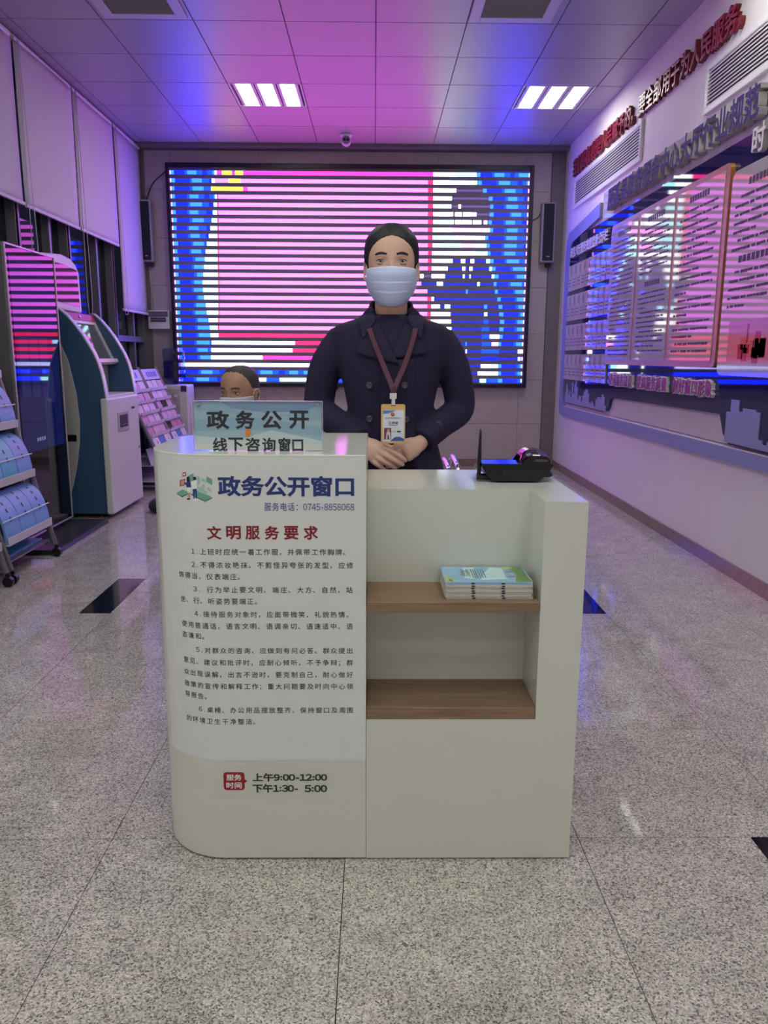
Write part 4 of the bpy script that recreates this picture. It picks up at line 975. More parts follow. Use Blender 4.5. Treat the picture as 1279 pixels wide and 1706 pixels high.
# --- rolling literature rack with blue folders (two units side by side)
m_rail = mat('rack_grey', '85828a', .35, metal=.5); m_tray = mat('rack_tray', 'c9c4ca', .4)
m_blue = mat('folder_blue', '7ba6e4', .45, noise=.04, nscale=10); m_teal = mat('folder_teal', '62b4d0', .4)
def railx(z): return -1.951+(-2.216+1.951)*(z-.02)/(1.048-.02)
def lit_rack(y0, y1, label):
    t = thing('literature_rack', label, 'rack', ((-2.05), (y0+y1)/2, 0), 'rolling literature racks')
    for y in (y0, y1):
        MB().tube([(railx(.075), y, .075), (railx(1.55), y, 1.55)], [(.011, .02)]*2, 10, upv=(0, 1, 0)).build('rail', m_rail, t)
        MB().tube([(-2.42, y, .075), (-2.33, y, 1.45)], [(.010, .014)]*2, 8, upv=(0, 1, 0)).build('rear_post', m_rail, t)
        MB().tube([(railx(.07)-.005, y, .085), (-2.42, y, .085)], .009, 8).build('foot_bar', m_rail, t)
        for x in (railx(.05)+.004, -2.40):
            w = MB(); w.tube([(x, y-.016, .028), (x, y+.016, .028)], .028, 16); w.box(x-.012, x+.012, y-.007, y+.007, .03, .07)
            w.build('caster', m_black, t, bevel=.003)
    for z in (1.09, .80, .507, .206):
        x = railx(z); tr = MB()
        a, b_ = y0+.012, y1-.012
        tr.prism([(x+.028, z+.042), (x+.034, z+.042), (x+.034, z-.004), (x-.11, z-.004), (x-.11, z+.004), (x+.028, z+.004)], xz(a), 0, b_-a)
        tr.build('tray', m_tray, t, bevel=.002)
        MB().tube([(x+.016, a-.01, z+.13), (x+.016, b_+.01, z+.13)], .0035, 6).build('retaining_wire', m_white, t)
        MB().prism([(x-.115, z-.004), (x-.125, z-.004), (x-.19, z+.235), (x-.18, z+.235)], xz(a), 0, b_-a).build('back_plate', m_rail, t)
    MB().box(-2.41, railx(.1)-.02, y0+.012, y1-.012, .10, .108).build('base_shelf', m_rail, t)
    return t
lit_rack(4.115, 4.715, 'rolling grey literature rack full of blue folders in front of the black totem')
lit_rack(3.46, 4.06, 'rolling grey literature rack mostly outside the left photo edge')
def folder(y0, y1, z, m_, label, hgt=.255):
    t = thing('folder', label, 'folder', (railx(z), (y0+y1)/2, z+.005), 'blue folders on the literature rack')
    x0 = railx(z)+.022; th = .014; outer, inner = [], []
    n = 14
    for k in range(n+1):
        a = PI/2*k/n
        outer.append((x0-.135*(1-math.cos(a)), z+.0055+hgt*math.sin(a)*1.0)); inner.append((x0-th-.125*(1-math.cos(a)), z+.0055+(hgt-th*.5)*math.sin(a)))
    MB().prism(outer+inner[::-1], xz(y0), 0, y1-y0).build('cover', m_, t)
    pr = MB()
    for q in range(4):
        k = 4+q*2; a, b_ = outer[k], outer[k+1]
        c0, c1 = (y0+y1)/2-.008, (y0+y1)/2+.008
        pr.add([np.array((a[0]+.0012, c0, a[1]+.0006)), np.array((a[0]+.0012, c1, a[1]+.0006)), np.array((b_[0]+.0012, c1, b_[1]+.0006)), np.array((b_[0]+.0012, c0, b_[1]+.0006))], [(0,1,2,3)])
    stuff(pr.build('cover_print', mat('ink_folder', '2b3f75', .5), t, fix=False))
zs = [(.80, 'second shelf from the top'), (.507, 'middle shelf'), (.206, 'lowest shelf')]
names = ['nearest the photo edge', 'in the middle', 'at the far end']
for z, w in zs:
    for q in range(3):
        y0 = 4.135+q*.19
        tl_ = z == .507 and q == 1
        folder(y0, y0+.183, z, m_teal if tl_ else m_blue, ('teal' if tl_ else 'blue') + ' curved folder on the rack, %s, %s' % (w, names[q]))
def flat_folder(x0, x1, y0, y1, z, label):
    t = thing('folder', label, 'folder', ((x0+x1)/2, (y0+y1)/2, z), 'blue folders on the literature rack')
    MB().box(x0, x1, y0, y1, z, z+.012).build('cover', mat('folder_sky', '5fa0d8', .4), t, bevel=.002)
flat_folder(-2.30, -2.03, 4.14, 4.40, .1085, 'sky blue folder lying on the bottom shelf of the rack, nearer end')
flat_folder(-2.28, -2.03, 4.41, 4.69, .1085, 'sky blue folder lying on the bottom shelf of the rack, far end')

# --- two tall tilted magazine racks at the back
m_rail2 = mat('magazine_rail', '8b8590', .35, metal=.4); m_shelf = mat('magazine_shelf', 'cfc6d2', .4)
pinks = [mat('brochure_pink', 'd9b4bd', .5, noise=.12, nscale=40), mat('brochure_cream', 'd8c9c4', .5, noise=.15, nscale=40), mat('brochure_rose', 'c98d97', .5, noise=.2, nscale=40), mat('brochure_white', 'e3dfe3', .5), mat('brochure_blue', '5f82b8', .5), mat('brochure_red', 'b5443f', .5)]
def mx(z): return -2.274+(1.061-z)*(.292/.667) if z > .39 else -1.98+(.39-z)*.12
tier_words = ['top', 'second', 'third', 'fourth', 'fifth', 'sixth']
def mag_rack(y0, y1, which):
    t = thing('magazine_rack', 'tall tilted grey magazine rack of pale brochures, ' + which, 'rack', (-2.2, (y0+y1)/2, 0), 'tilted magazine racks')
    for y in (y0, y1):
        MB().tube([(mx(1.10), y, 1.10), (mx(.39), y, .39), (mx(.03), y, .03)], [(.012, .02)]*3, 8, upv=(0, 1, 0)).build('rail', m_rail2, t)
        MB().tube([(-2.40, y, .03), (-2.36, y, 1.0)], .011, 8).build('rear_post', m_rail2, t)
        MB().tube([(-2.40, y, .05), (mx(.05), y, .05)], .010, 8).build('foot_bar', m_rail2, t)
        for x in (-2.40, mx(.03)): MB().tube([(x, y-.012, .02), (x, y+.012, .02)], .02, 12).build('caster', m_black, t)
    a, b_ = y0+.015, y1-.015
    def board(z0, z1, d, m_, name):
        m = MB(); m.loft([[np.array((mx(z0)+e, a, z0)), np.array((mx(z0)+e, b_, z0)), np.array((mx(z1)+e, b_, z1)), np.array((mx(z1)+e, a, z1))] for e in (d, d+.006)]); return m.build(name, m_, t)
    board(.985, 1.085, .006, m_shelf, 'header_board')
    hp = MB()
    for q in range(5):
        yy = a+.14+q*.07
        zc_ = 1.035; hp.add([np.array((mx(zc_-.025)+.0135, yy, zc_-.025)), np.array((mx(zc_-.025)+.0135, yy+.045, zc_-.025)), np.array((mx(zc_+.025)+.0135, yy+.045, zc_+.025)), np.array((mx(zc_+.025)+.0135, yy, zc_+.025))], [(0,1,2,3)])
    stuff(hp.build('header_print', mat('ink_violet', '5a5aa8', .5), t, fix=False))
    tz = [.885-.098*k for k in range(6)]
    for k, z in enumerate(tz):
        m = MB(); m.box(mx(z)-.03, mx(z)+.030, a, b_, z-.004, z); m.box(mx(z)+.024, mx(z)+.030, a, b_, z, z+.026)
        m.build('tier', m_shelf, t)
    for z, dp in ((.235, .20), (.09, .26)):
        m = MB(); m.box(-2.36, mx(z)+.02, a, b_, z-.006, z); m.box(mx(z)+.014, mx(z)+.02, a, b_, z, z+.03); m.build('lower_shelf', m_shelf, t)
    rr = random.Random(int(y0*100))
    n = 3
    for k, z in enumerate(tz):
        for q in range(n):
            ww = (b_-a)/n; w = ww*rr.uniform(.88, .96); yy = a+ww*q+.008
            if k < 5 and rr.random() < .06: continue
            last = k == 5
            mm_ = (pinks[3], pinks[4], pinks[3])[q] if last else pinks[rr.choice((0, 0, 1, 2))]
            hgt = .088 if last else rr.uniform(.084, .091)
            bt = thing('brochure', '%s brochure on the %s tier of the %s, %s' % (('white', 'blue', 'white')[q] if last else 'pale pink', tier_words[k], which.split(',')[0], ('near end', 'middle', 'far end')[q]), 'brochure', (mx(z), yy+w/2, z+.001), 'brochures in the magazine racks')
            e0 = .012 if last else .004
            bm_ = MB(); z1 = z+hgt
            bm_.loft([[np.array((mx(z)+e, yy, z+.001)), np.array((mx(z)+e, yy+w, z+.001)), np.array((mx(z1)+e, yy+w, z1)), np.array((mx(z1)+e, yy, z1))] for e in (e0, e0+.005)])
            bm_.build('cover', mm_, bt)
            if last and q != 1:
                zz0, zz1 = z+.03, z+.07; e = e0+.0056; yc_ = yy+w*.6
                MB().add([np.array((mx(zz0)+e, yc_-.012, zz0)), np.array((mx(zz0)+e, yc_+.012, zz0)), np.array((mx(zz1)+e, yc_+.004, zz1)), np.array((mx(zz1)+e, yc_-.008, zz1))], [(0,1,2,3)]).build('cover_mark', pinks[5], bt, fix=False)
    for q in range(3):
        ww = (b_-a)/3; yy = a+ww*q+.01
        bt = thing('brochure', 'white printed card standing on the lower shelf of the %s, %s' % (which.split(',')[0], ('near end', 'middle', 'far end')[q]), 'brochure', (-2.0, yy+.08, .236), 'brochures in the magazine racks')
        MB().prism([(-2.03, .2355), (-2.02, .2355), (-2.055, .385), (-2.065, .385)], xz(yy), 0, ww-.03).build('cover', pinks[3], bt)
mag_rack(7.06, 7.68, 'nearer rack, next to the kiosk')
mag_rack(7.72, 8.31, 'farther rack, in front of the water dispenser')

# --- water dispenser
t = thing('water_dispenser', 'white water dispenser with a clear blue bottle in the back left corner', 'water dispenser', (-2.12, 8.56, 0))
MB().box(-2.27, -1.975, 8.41, 8.71, .03, .915).build('cabinet', mat('dispenser_white', 'd8d2cf', .4), t, bevel=.02, seg=3)
MB().box(-2.225, -2.06, 8.404, 8.4098, .50, .87).build('front_panel', mat('dispenser_panel', 'b9b1ae', .4), t, bevel=.002)
MB().box(-2.05, -1.99, 8.403, 8.4098, .845, .905).build('control', mat('control_dark', '2b2a55', .3), t, bevel=.002)
for x in (-2.18, -2.10): MB().cyl((x, 8.4035, .80), (x, 8.375, .80), .014, 12).build('tap', m_white, t)
for x in (-2.24, -2.0):
    for y in (8.44, 8.68): MB().cyl((x, y, 0), (x, y, .0299), .018, 10).build('foot', m_black, t)
bo = thing('water_bottle', 'blue tinted water bottle upside down on the dispenser', 'bottle', (-2.14, 8.56, .9155))
m_bot = glass('bottle_blue', 'd3d8f2', rough=.05)
MB().lathe([(.03, .9155), (.04, .945), (.10, .965), (.122, .985), (.122, 1.05), (.116, 1.06), (.116, 1.08), (.122, 1.09), (.122, 1.16), (.116, 1.17), (.116, 1.185), (.122, 1.195), (.122, 1.275), (.11, 1.295), (.02, 1.297)], (-2.14, 8.56, 0), 28).build('shell', m_bot, bo, smooth=True)
MB().lathe([(.001, 1.165), (.112, 1.165), (.1145, 1.05), (.116, .99), (.09, .972), (.001, .96)], (-2.14, 8.56, 0), 28).build('water', glass('water_blue', 'b4b9e6'), bo)
MB().tube([(-2.06, 8.435, 1.20), (-2.06, 8.425, 1.10)], [(.02, .014)]*2, 8).build('grip', m_bot, bo)

# --- low navy stool glimpsed left of the counter
t = thing('low_stool', 'dark navy rounded stool glimpsed at the left end of the counter', 'stool', (-1.67, 6.14, 0))
MB().lathe([(.08, .012), (.115, .016), (.125, .04), (.12, .075), (.09, .10), (.001, .108)], (-1.665, 6.14, 0), 28).build('cushion', mat('stool_navy', '1b1f33', .6, noise=.1), t, smooth=True)
MB().lathe([(.001, 0), (.09, 0), (.09, .0119), (.001, .0119)], (-1.665, 6.14, 0), 20).build('base', m_black, t)

# --- chrome-armed chair standing behind the clerk
m_chr = mat('chrome', 'cfc8d2', .12, metal=1.0); m_pad = mat('chair_pale', 'cdb9c6', .5)
t = thing('chrome_chair', 'chrome tube armchair with pale panels behind the masked clerk', 'chair', (.03, 3.35, 0))
for s, xx in ((-1, -.235), (1, .31)):
    for e in (0, .035):
        x = xx+s*0
        MB().tube(path([(x+s*e, 3.10, .02), (x+s*e, 3.10, .55), (x+s*e*1, 3.13, .70), (x+s*e, 3.22, .765+e*.4), (x+s*e, 3.45, .775+e*.4), (x+s*e, 3.58, .70), (x+s*e, 3.60, .5), (x+s*e, 3.60, .02)], 40), .010, 10).build('arm_loop', m_chr, t, smooth=True)
MB().tube([(-.235, 3.58, .44), (.31, 3.58, .44)], .012, 10).build('crossbar', m_chr, t)
MB().tube([(-.235, 3.12, .42), (.31, 3.12, .42)], .012, 10).build('crossbar', m_chr, t)
MB().box(-.22, .295, 3.10, 3.58, .432, .47).build('seat', m_pad, t, bevel=.012)
MB().loft([[np.array((x, y, z)) for x, z in rrect(-.222, .297, z0, z1, .03, 4)] for y, z0, z1 in ((3.56, .50, .785), (3.585, .50, .785))]).build('backrest', m_pad, t, bevel=.006)

# ================================================================== PEOPLE
m_skin = mat('skin', 'd8ae9c', .5, noise=.04, nscale=25); m_skin2 = mat('skin_tanned', 'b58a72', .5, noise=.05, nscale=25)
m_hair = mat('hair_dark', '1a1320', .58, noise=.3, nscale=220); m_hair2 = mat('hair_greying', '3a3638', .6, noise=.3, nscale=200)
m_coat = mat('coat_wool', '1d1538', .85, noise=.18, nscale=160, bump=.08, bscale=500); m_knit = mat('knit_charcoal', '35323c', .9, bump=.15, bscale=300)
m_mask = mat('mask_blue', 'c0c9f0', .75, noise=.02, nscale=50); m_mask2 = mat('mask_edge', 'd3d9ee', .75)
m_trs = mat('trousers_black', '15141a', .85, noise=.1); m_shoe = mat('shoe_black', '121114', .35)
HEADK = [(0, .018, .062, .015), (.04, .034, .086, .026), (.12, .047, .093, .042), (.22, .057, .093, .058), (.35, .0645, .091, .078), (.5, .070, .0895, .094), (.65, .073, .091, .100), (.78, .0705, .085, .098), (.88, .059, .068, .083), (.95, .041, .046, .058), (.985, .022, .025, .032), (1.0, .004, .004, .006)]
HH = .235
def sec(phi, w, f, b, p=2.25):
    """point of a head section: phi 0 looks forward (-Y), +90 deg to +X"""
    s, c = math.sin(phi), math.cos(phi); d = f if c > 0 else b
    r = (abs(s/w)**p + abs(c/d)**p)**(-1/p)
    return r*s, -r*c
def brush(P, c, rad, vec):
    d2 = ((P-np.array(c))**2/np.array(rad)**2).sum(1); return P + np.exp(-d2)[:, None]*np.array(vec)
def head_grid(nt=84, nphi=112, disp=None):
    ts = 1-(1-np.linspace(0, 1, nt))**1.15; ts = np.linspace(0, 1, nt)
    K = spline(HEADK, ts); P = np.zeros((nt, nphi, 3))
    for i, (w, f, b) in enumerate(K):
        for j in range(nphi):
            x, y = sec(2*PI*j/nphi, w, f, b); P[i, j] = (x, y, ts[i]*HH)
    return ts, P
def sculpt(P):
    s = P.shape; Q = P.reshape(-1, 3)
    for sx in (-1, 1):
        Q = brush(Q, (sx*.033, -.084, .530*HH), (.017, .05, .012), (0, .0085, 0))       # eye sockets
        Q = brush(Q, (sx*.032, -.09, .600*HH), (.022, .05, .008), (0, -.0035, 0))        # brows
        Q = brush(Q, (sx*.045, -.075, .42*HH), (.018, .04, .018), (0, -.003, 0))         # cheekbones
        Q = brush(Q, (sx*.011, -.10, .335*HH), (.007, .05, .008), (0, -.007, 0))         # nostril wings
    Q = brush(Q, (0, -.095, .50*HH), (.007, .05, .020), (0, -.008, 0))                   # bridge
    Q = brush(Q, (0, -.10, .40*HH), (.0085, .05, .020), (0, -.013, 0)); Q = brush(Q, (0, -.11, .345*HH), (.010, .05, .010), (0, -.009, 0))
    Q = brush(Q, (0, -.1, .225*HH), (.018, .05, .006), (0, -.005, 0)); Q = brush(Q, (0, -.1, .18*HH), (.016, .05, .006), (0, -.004, 0)); Q = brush(Q, (0, -.1, .203*HH), (.02, .05, .0025), (0, .003, 0))
    Q = brush(Q, (0, -.095, .07*HH), (.016, .05, .014), (0, -.006, 0))
    return Q.reshape(s)
def grid_mb(mb, P, m=0):
    n = P.shape[1]; mb.loft([list(r) for r in P], m)
def xform(P, M):
    s = P.shape; Q = P.reshape(-1, 3); R3 = np.array(M.to_3x3()); t = np.array(M.to_translation())
    return (Q@R3.T+t).reshape(s)
def union(name, mb, mt, parent, voxel, smooth=4, fac=.5, origin_loc=None):
    src = mb.build('tmp', mt)
    md = src.modifiers.new('r', 'REMESH'); md.mode = 'VOXEL'; md.voxel_size = voxel; md.use_smooth_shade = True
    if smooth: sm = src.modifiers.new('s', 'SMOOTH'); sm.iterations = smooth; sm.factor = fac
    me = bpy.data.meshes.new_from_object(src.evaluated_get(bpy.context.evaluated_depsgraph_get()))
    bpy.data.objects.remove(src)
    me.name = name; me.materials.clear(); me.materials.append(mt)
    off = origin(parent) if parent else np.array(origin_loc if origin_loc is not None else (0, 0, 0), float)
    n = len(me.vertices); co = np.empty(n*3); me.vertices.foreach_get('co', co); co = co.reshape(-1, 3)-off; me.vertices.foreach_set('co', co.ravel()); me.update()
    me.shade_smooth()
    o = bpy.data.objects.new(name, me); col.objects.link(o)
    if parent: o.parent = parent
    else: o.location = off
    ORG[o.name] = off
    return o
def surf_front(x, t):
    w, f, b = spline(HEADK, [t])[0]; q = max(0, 1-abs(x/w)**2.25)**(1/2.25); return -f*q
def head_parts(root, M, m_h, hairline, amount, iris, brow=True, lids=True, mask_m=(None, None), top=.462):
    """eyes, brows, hair and face mask, carried as children of the body"""
    def w3(p): return np.array(M @ Vector(p))
    for sx in (-1, 1):
        ex, ez = sx*.0325, .535*HH; ey = surf_front(.0325, .535)+.0098
        ew = .0135
        # eyeball seen through an almond opening between the lids
        e = MB(); C0 = np.array((ex, ey+.004, ez)); R = .0135
        def onball(dx, dz, o=0):
            y = -math.sqrt(max(1e-9, (R+o)**2-dx*dx-dz*dz)); return C0+np.array((dx, y, dz))
        up = lambda a: .0056*max(0, math.cos(a*PI/2))**.75+.0004*sx*a; lo = lambda a: -.0044*max(0, math.cos(a*PI/2))**.8
        n = 14; rows = []
        for k in range(n+1):
            a = -1+2*k/n; dx = a*.0122
            rows.append([onball(dx, lo(a)+(up(a)-lo(a))*q/6) for q in range(7)])
        vs = [p for r in rows for p in r]; fs = []
        for k in range(n):
            for q in range(6): fs.append((k*7+q, (k+1)*7+q, (k+1)*7+q+1, k*7+q+1))
        e.add([w3(p) for p in vs], fs, 0)
        for rr, mi, o in ((.0066, 1, .0003), (.0032, 2, .0005)):
            pts = []
            for q in range(24):
                a = 2*PI*q/24; dx = rr*math.cos(a); dz = rr*math.sin(a)+.0004; ax_ = dx/.0122
                dz = min(max(dz, lo(ax_)), up(ax_)); pts.append(w3(onball(dx, dz, o)))
            e.add(pts, [tuple(range(24))], mi)
        e.build('eye', [mat('eye_white', 'bdb1b0', .45, spec=.2), mat('iris_' + iris, iris, .5, spec=.15), mat('pupil', '09080a', .4, spec=.2)], root, fix=False)
        l = MB(); l.tube([w3(onball(-.0128+.0256*k/12, up(-1+2*k/12)+.0002, .0007)) for k in range(13)], [.0003+.0011*math.sin(PI*k/12)**.6 for k in range(13)], 6)
        l.build('eyelashes', m_h, root)
        l = MB(); l.tube([w3(onball(-.0138+.0276*k/12, up(-1+2*k/12)*1.15+.0020, .0013)) for k in range(13)], [.0006+.0018*math.sin(PI*k/12)**.6 for k in range(13)], 8); l.tube([w3(onball(-.0132+.0264*k/12, lo(-1+2*k/12)*1.1-.0012, .0006)) for k in range(13)], [.0006+.0012*math.sin(PI*k/12)**.6 for k in range(13)], 8)
        stuff(l.build('eyelids', root.data.materials[0], root, smooth=True))
        b = MB(); pts = []
        for k in range(11):
            a = k/10; x = sx*(.0145+.040*a); t_ = .608+.028*math.sin(PI*min(1, a*.75+.1))-.012*a; pts.append(w3((x, surf_front(x, t_)-.0008+(.003 if a > .8 else 0), t_*HH)))
        b.tube(pts, [(.0010+.0036*math.sin(PI*(.15+.8*k/10))**.8, .0012) for k in range(11)], 8, upv=(0, 0, 1)).build('eyebrow', m_h, root, smooth=True)
    ts, P = head_grid(72, 96)
    N = P.copy(); N[:, :, 2] = 0; c3 = P-np.array((0, .005, .55*HH)); nn = c3/np.linalg.norm(c3, axis=2, keepdims=True)
    for i, t_ in enumerate(ts):
        for j in range(96):
            ph = abs(((j/96*360+180) % 360)-180); th = np.interp(ph, *hairline); s_ = min(1, max(0, (t_-th)/.16)); s_ = math.sin(s_*PI/2)**.8
            gr = .0005*math.sin(j*2.1+3*math.sin(i*.09)) + (.0012*min(0, abs(((j/96*360+180) % 360)-180)/9-1) if t_ > th else 0)
            P[i, j] += nn[i, j]*(gr-.003+(amount+.003)*s_ - (.006 if t_ < th else 0))
    h = MB(); grid_mb(h, xform(P, M)); ho = h.build('hair', m_h, root, smooth=True)
    if mask_m[0]:
        MK = [(-.02, .040, .088), (.03, .055, .102), (.10, .0635, .110), (.2, .0725, .116), (.34, .0775, .1175), (.40, .0775, .113), (top, .0755, .102)]
        nt, nphi = 48, 44; g = MB(); vs, fs, mi = [], [], []
        for i in range(nt+1):
            t_ = -.02+(top+.02)*i/nt; w, f = spline(MK, [t_])[0]
            pleat = .0035*(((t_-.02)/.125) % 1.0) if .03 < t_ < .40 else 0
            for j in range(nphi+1):
                ph = math.radians(-83+166*j/nphi); x, y = sec(ph, w, f+pleat*math.cos(ph), .08, 2.15)
                zz = t_*HH + (.006+.024*(1-t_/top))*(abs(x)/.075)**2*(1-t_/top)+(.0018*math.exp(-(x/.014)**2) if i > nt*.8 else 0)*(i/nt-.8)*5
                vs.append((x, y, zz))
        for i in range(nt):
            for j in range(nphi): fs.append((i*(nphi+1)+j, i*(nphi+1)+j+1, (i+1)*(nphi+1)+j+1, (i+1)*(nphi+1)+j)); mi.append(1 if i >= nt-2 else 0)
        g.add([w3(p) for p in vs], fs, mi); mo = g.build('face_mask', list(mask_m), root, smooth=True, fix=False)
        md = mo.modifiers.new('thick', 'SOLIDIFY'); md.thickness = .0014; md.offset = 0
        for sx in (-1, 1):
            lp = path([(sx*.0745, -.012, .475*HH), (sx*.081, .0, .56*HH), (sx*.085, .02, .58*HH), (sx*.085, .030, .48*HH), (sx*.080, .02, .36*HH), (sx*.072, -.005, .22*HH), (sx*.064, -.02, .14*HH)], 30)
            MB().tube([w3(p) for p in lp], .0016, 6).build('ear_loop', m_mask2, mo, smooth=True)
    return ho
def body_head(mb, M, yaw_neck=None):
    ts, P = head_grid(); P = sculpt(P); grid_mb(mb, xform(P, M))
    for sx in (-1, 1):       # ears: shell, rim and lobe
        def w3(p): return np.array(M @ Vector(p))
        c = (sx*.0765, .014, .455*HH)
        rim = []
        for k in range(15):
            a = math.radians(-110+250*k/14); rim.append(w3((c[0]+sx*(.004+.004*math.cos(a)), c[1]+.015*math.cos(a)*1.0, c[2]+.028*math.sin(a))))
        mb.tube(rim, [.0042]*15, 8)
        mb.tube([w3((sx*.072, .010, c[2]-.022)), w3((sx*.076, .013, c[2])), w3((sx*.076, .014, c[2]+.02))], [(.006, .010), (.005, .013), (.005, .010)], 10, upv=(1, 0, 0))
        mb.tube([w3((sx*.074, .008, c[2]-.022)), w3((sx*.076, .008, c[2]-.031))], [.006, .005], 8)
def tube_px(pts, n=14):
    return path([tuple(at(u, v, y)) for u, v, y in pts], n)

# ------------------------------------------------------------------ the clerk
BYC = 2.52
M_head = Matrix.Translation(Vector(tuple(at(652, 440, 2.50)*np.array((1, 1, 0))+np.array((0, 0, 1.371))))) @ Matrix.Rotation(math.radians(-1.0), 4, 'Z')
hx = M_head.to_translation().x
base = (hx, BYC, 0)
PXM = 2.5/FPX
bm_ = MB()
body_head(bm_, M_head)
bm_.tube([(hx, 2.53, 1.20), (hx, 2.525, 1.30), (hx, 2.512, 1.36), (hx, 2.508, 1.43)], [(.075, .06), (.056, .054), (.0505, .052), (.050, .054)], 20, upv=(1, 0, 0))
def ring(x, y, z, hw, hd, n=40, p=2.4):
    return [np.array((x+math.copysign(abs(math.cos(a))**(2/p), math.cos(a))*hw, y+math.copysign(abs(math.sin(a))**(2/p), math.sin(a))*hd, z)) for a in [2*PI*k/n for k in range(n)]]
bm_.loft([ring(hx, BYC+.01, z, w, d) for z, w, d in ((.80, .155, .09), (.90, .15, .088), (1.0, .115, .08), (1.1, .12, .085), (1.2, .14, .088), (1.27, .145, .07), (1.31, .07, .05))])
armL = [(566, 562, 2.53), (540, 620, 2.54), (531, 676, 2.54), (566, 708, 2.47), (600, 734, 2.412)]
armR = [(737, 562, 2.53), (757, 620, 2.54), (766, 676, 2.54), (733, 708, 2.48), (703, 735, 2.425)]
for a_ in (armL, armR): bm_.tube(tube_px(a_, 20), np.interp(np.linspace(0, 1, 20), [0, .5, 1], [.040, .036, .024]), 14)
for s in (-1, 1):
    bm_.tube([(hx+s*.085, 2.53, .86), (hx+s*.09, 2.52, .50), (hx+s*.09, 2.54, .09)], [.078, .055, .036], 14)
    bm_.tube([(hx+s*.09, 2.56, .045), (hx+s*.095, 2.46, .035), (hx+s*.097, 2.36, .028)], [(.03, .03), (.036, .028), (.025, .018)], 12)
def hand(wrist, palm, width_dir, fingers, thumb):
    w = np.array(at(*wrist)); k = np.array(at(*palm)); wd = np.array(width_dir, float)
    mid = (w+k)/2
    bm_.tube([w, w+(mid-w)*.6, mid, k, k+(k-w)*.12], [(.023, .018), (.026, .017), (.032, .0165), (.036, .0145), (.030, .010)], 16, upv=wd)
    for f, rr in fingers:
        bm_.tube(tube_px(f, 12), np.interp(np.linspace(0, 1, 12), [0, .35, .5, .9, 1], [rr*1.08, rr, rr*1.05, rr*.86, rr*.45]), 12)
    bm_.tube(tube_px(thumb, 12), np.interp(np.linspace(0, 1, 12), [0, .5, .9, 1], [.0135, .0105, .0085, .005]), 12)
wdR = np.array(at(614, 766, 2.36))-np.array(at(642, 743, 2.36))
hand((601, 735, 2.405), (629, 755, 2.362), wdR, [
    ([(638, 746, 2.356), (652, 752, 2.338), (664, 760, 2.336), (677, 769, 2.346)], .0086),
    ([(632, 753, 2.356), (646, 761, 2.336), (659, 769, 2.336), (673, 775.5, 2.346)], .0088),
    ([(625, 760, 2.358), (637, 768, 2.340), (647, 774, 2.340), (660, 780.5, 2.348)], .0084),
    ([(618, 766, 2.362), (626, 773, 2.346), (634, 778, 2.346), (643, 784, 2.352)], .0074)],
    [(614, 742, 2.385), (632, 741, 2.392), (648, 745, 2.394), (660, 750, 2.392)])
wdL = np.array(at(684, 768, 2.40))-np.array(at(664, 738, 2.40))
hand((704, 736, 2.42), (674, 752, 2.385), wdL, [
    ([(665, 742, 2.388), (652, 750, 2.374), (640, 757, 2.378), (630, 764, 2.386)], .0084),
    ([(668, 750, 2.388), (655, 759, 2.372), (644, 767, 2.376), (636, 774, 2.386)], .0086),
    ([(671, 758, 2.388), (660, 767, 2.374), (650, 774, 2.378), (643, 780, 2.388)], .0082),
    ([(675, 765, 2.390), (667, 773, 2.378), (659, 779, 2.382), (653, 784, 2.390)], .0072)],
    [(690, 738, 2.405), (674, 736, 2.392), (662, 741, 2.388), (652, 748, 2.390)])
clerk = union('person', bm_, m_skin, None, .0034, 3, .5, origin_loc=base)
tag(clerk, 'standing woman in a dark navy coat and pale blue face mask, hands folded', 'person')
hl = ([0, 12, 25, 44, 60, 74, 88, 110, 140, 180], [.835, .825, .79, .71, .615, .53, .44, .36, .16, .12])
head_parts(clerk, M_head, m_hair, hl, .0115, '140d0b', mask_m=(m_mask, m_mask2))
bun = MB(); c = M_head @ Vector((0, .118, .62*HH)); bun.ball(c, .040, .032, .036, 20); bun.build('hair_bun', m_hair, clerk, smooth=True)

# coat: body and sleeves as one garment
CW = [(500, 40, .060), (527, 44, .066), (534, 66, .078), (541, 88, .084), (552, 97, .092), (575, 95, .106), (605, 88, .116), (640, 79, .116), (675, 72, .110), (697, 70.5, .108), (725, 75, .112), (755, 84, .118), (779, 90, .124)]
cm_ = MB(); rings = []
for v, hw, hd in CW[1:]:
    z = at(650, v, 2.5)[2]; rings.append(ring(hx, BYC, z, hw*PXM*1.0, hd, 56, 2.3))
for z, hw, hd in ((.80, .182, .128), (.70, .190, .132), (.62, .194, .135)): rings.append(ring(hx, BYC, z, hw, hd, 56, 2.3))
cm_.loft(rings)
for a_, cuffdir in ((armL, 1), (armR, -1)):
    P = tube_px([(a_[0][0]+(8*cuffdir), a_[0][1]-2, a_[0][2])]+a_[1:], 26)
    cm_.tube(P, np.interp(np.linspace(0, 1, 26), [0, .12, .3, .52, .62, .8, 1], [.050, .054, .052, .049, .049, .044, .040]), 20)
coat = union('coat', cm_, m_coat, clerk, .006, 5, .5)
def cfront(x, z):
    zs_ = [at(650, v, 2.5)[2] for v, _, _ in CW][::-1]; hw = np.interp(z, zs_, [q[1]*PXM for q in CW][::-1]); hd = np.interp(z, zs_, [q[2] for q in CW][::-1])
    return BYC-hd*max(0.02, 1-abs((x-hx)/hw)**2.3)**(1/2.3)
def onfront(u, v, o):
    y = 2.42
    for _ in range(4): p = at(u, v, y); y = cfront(p[0], p[2])-o
    return at(u, v, y)
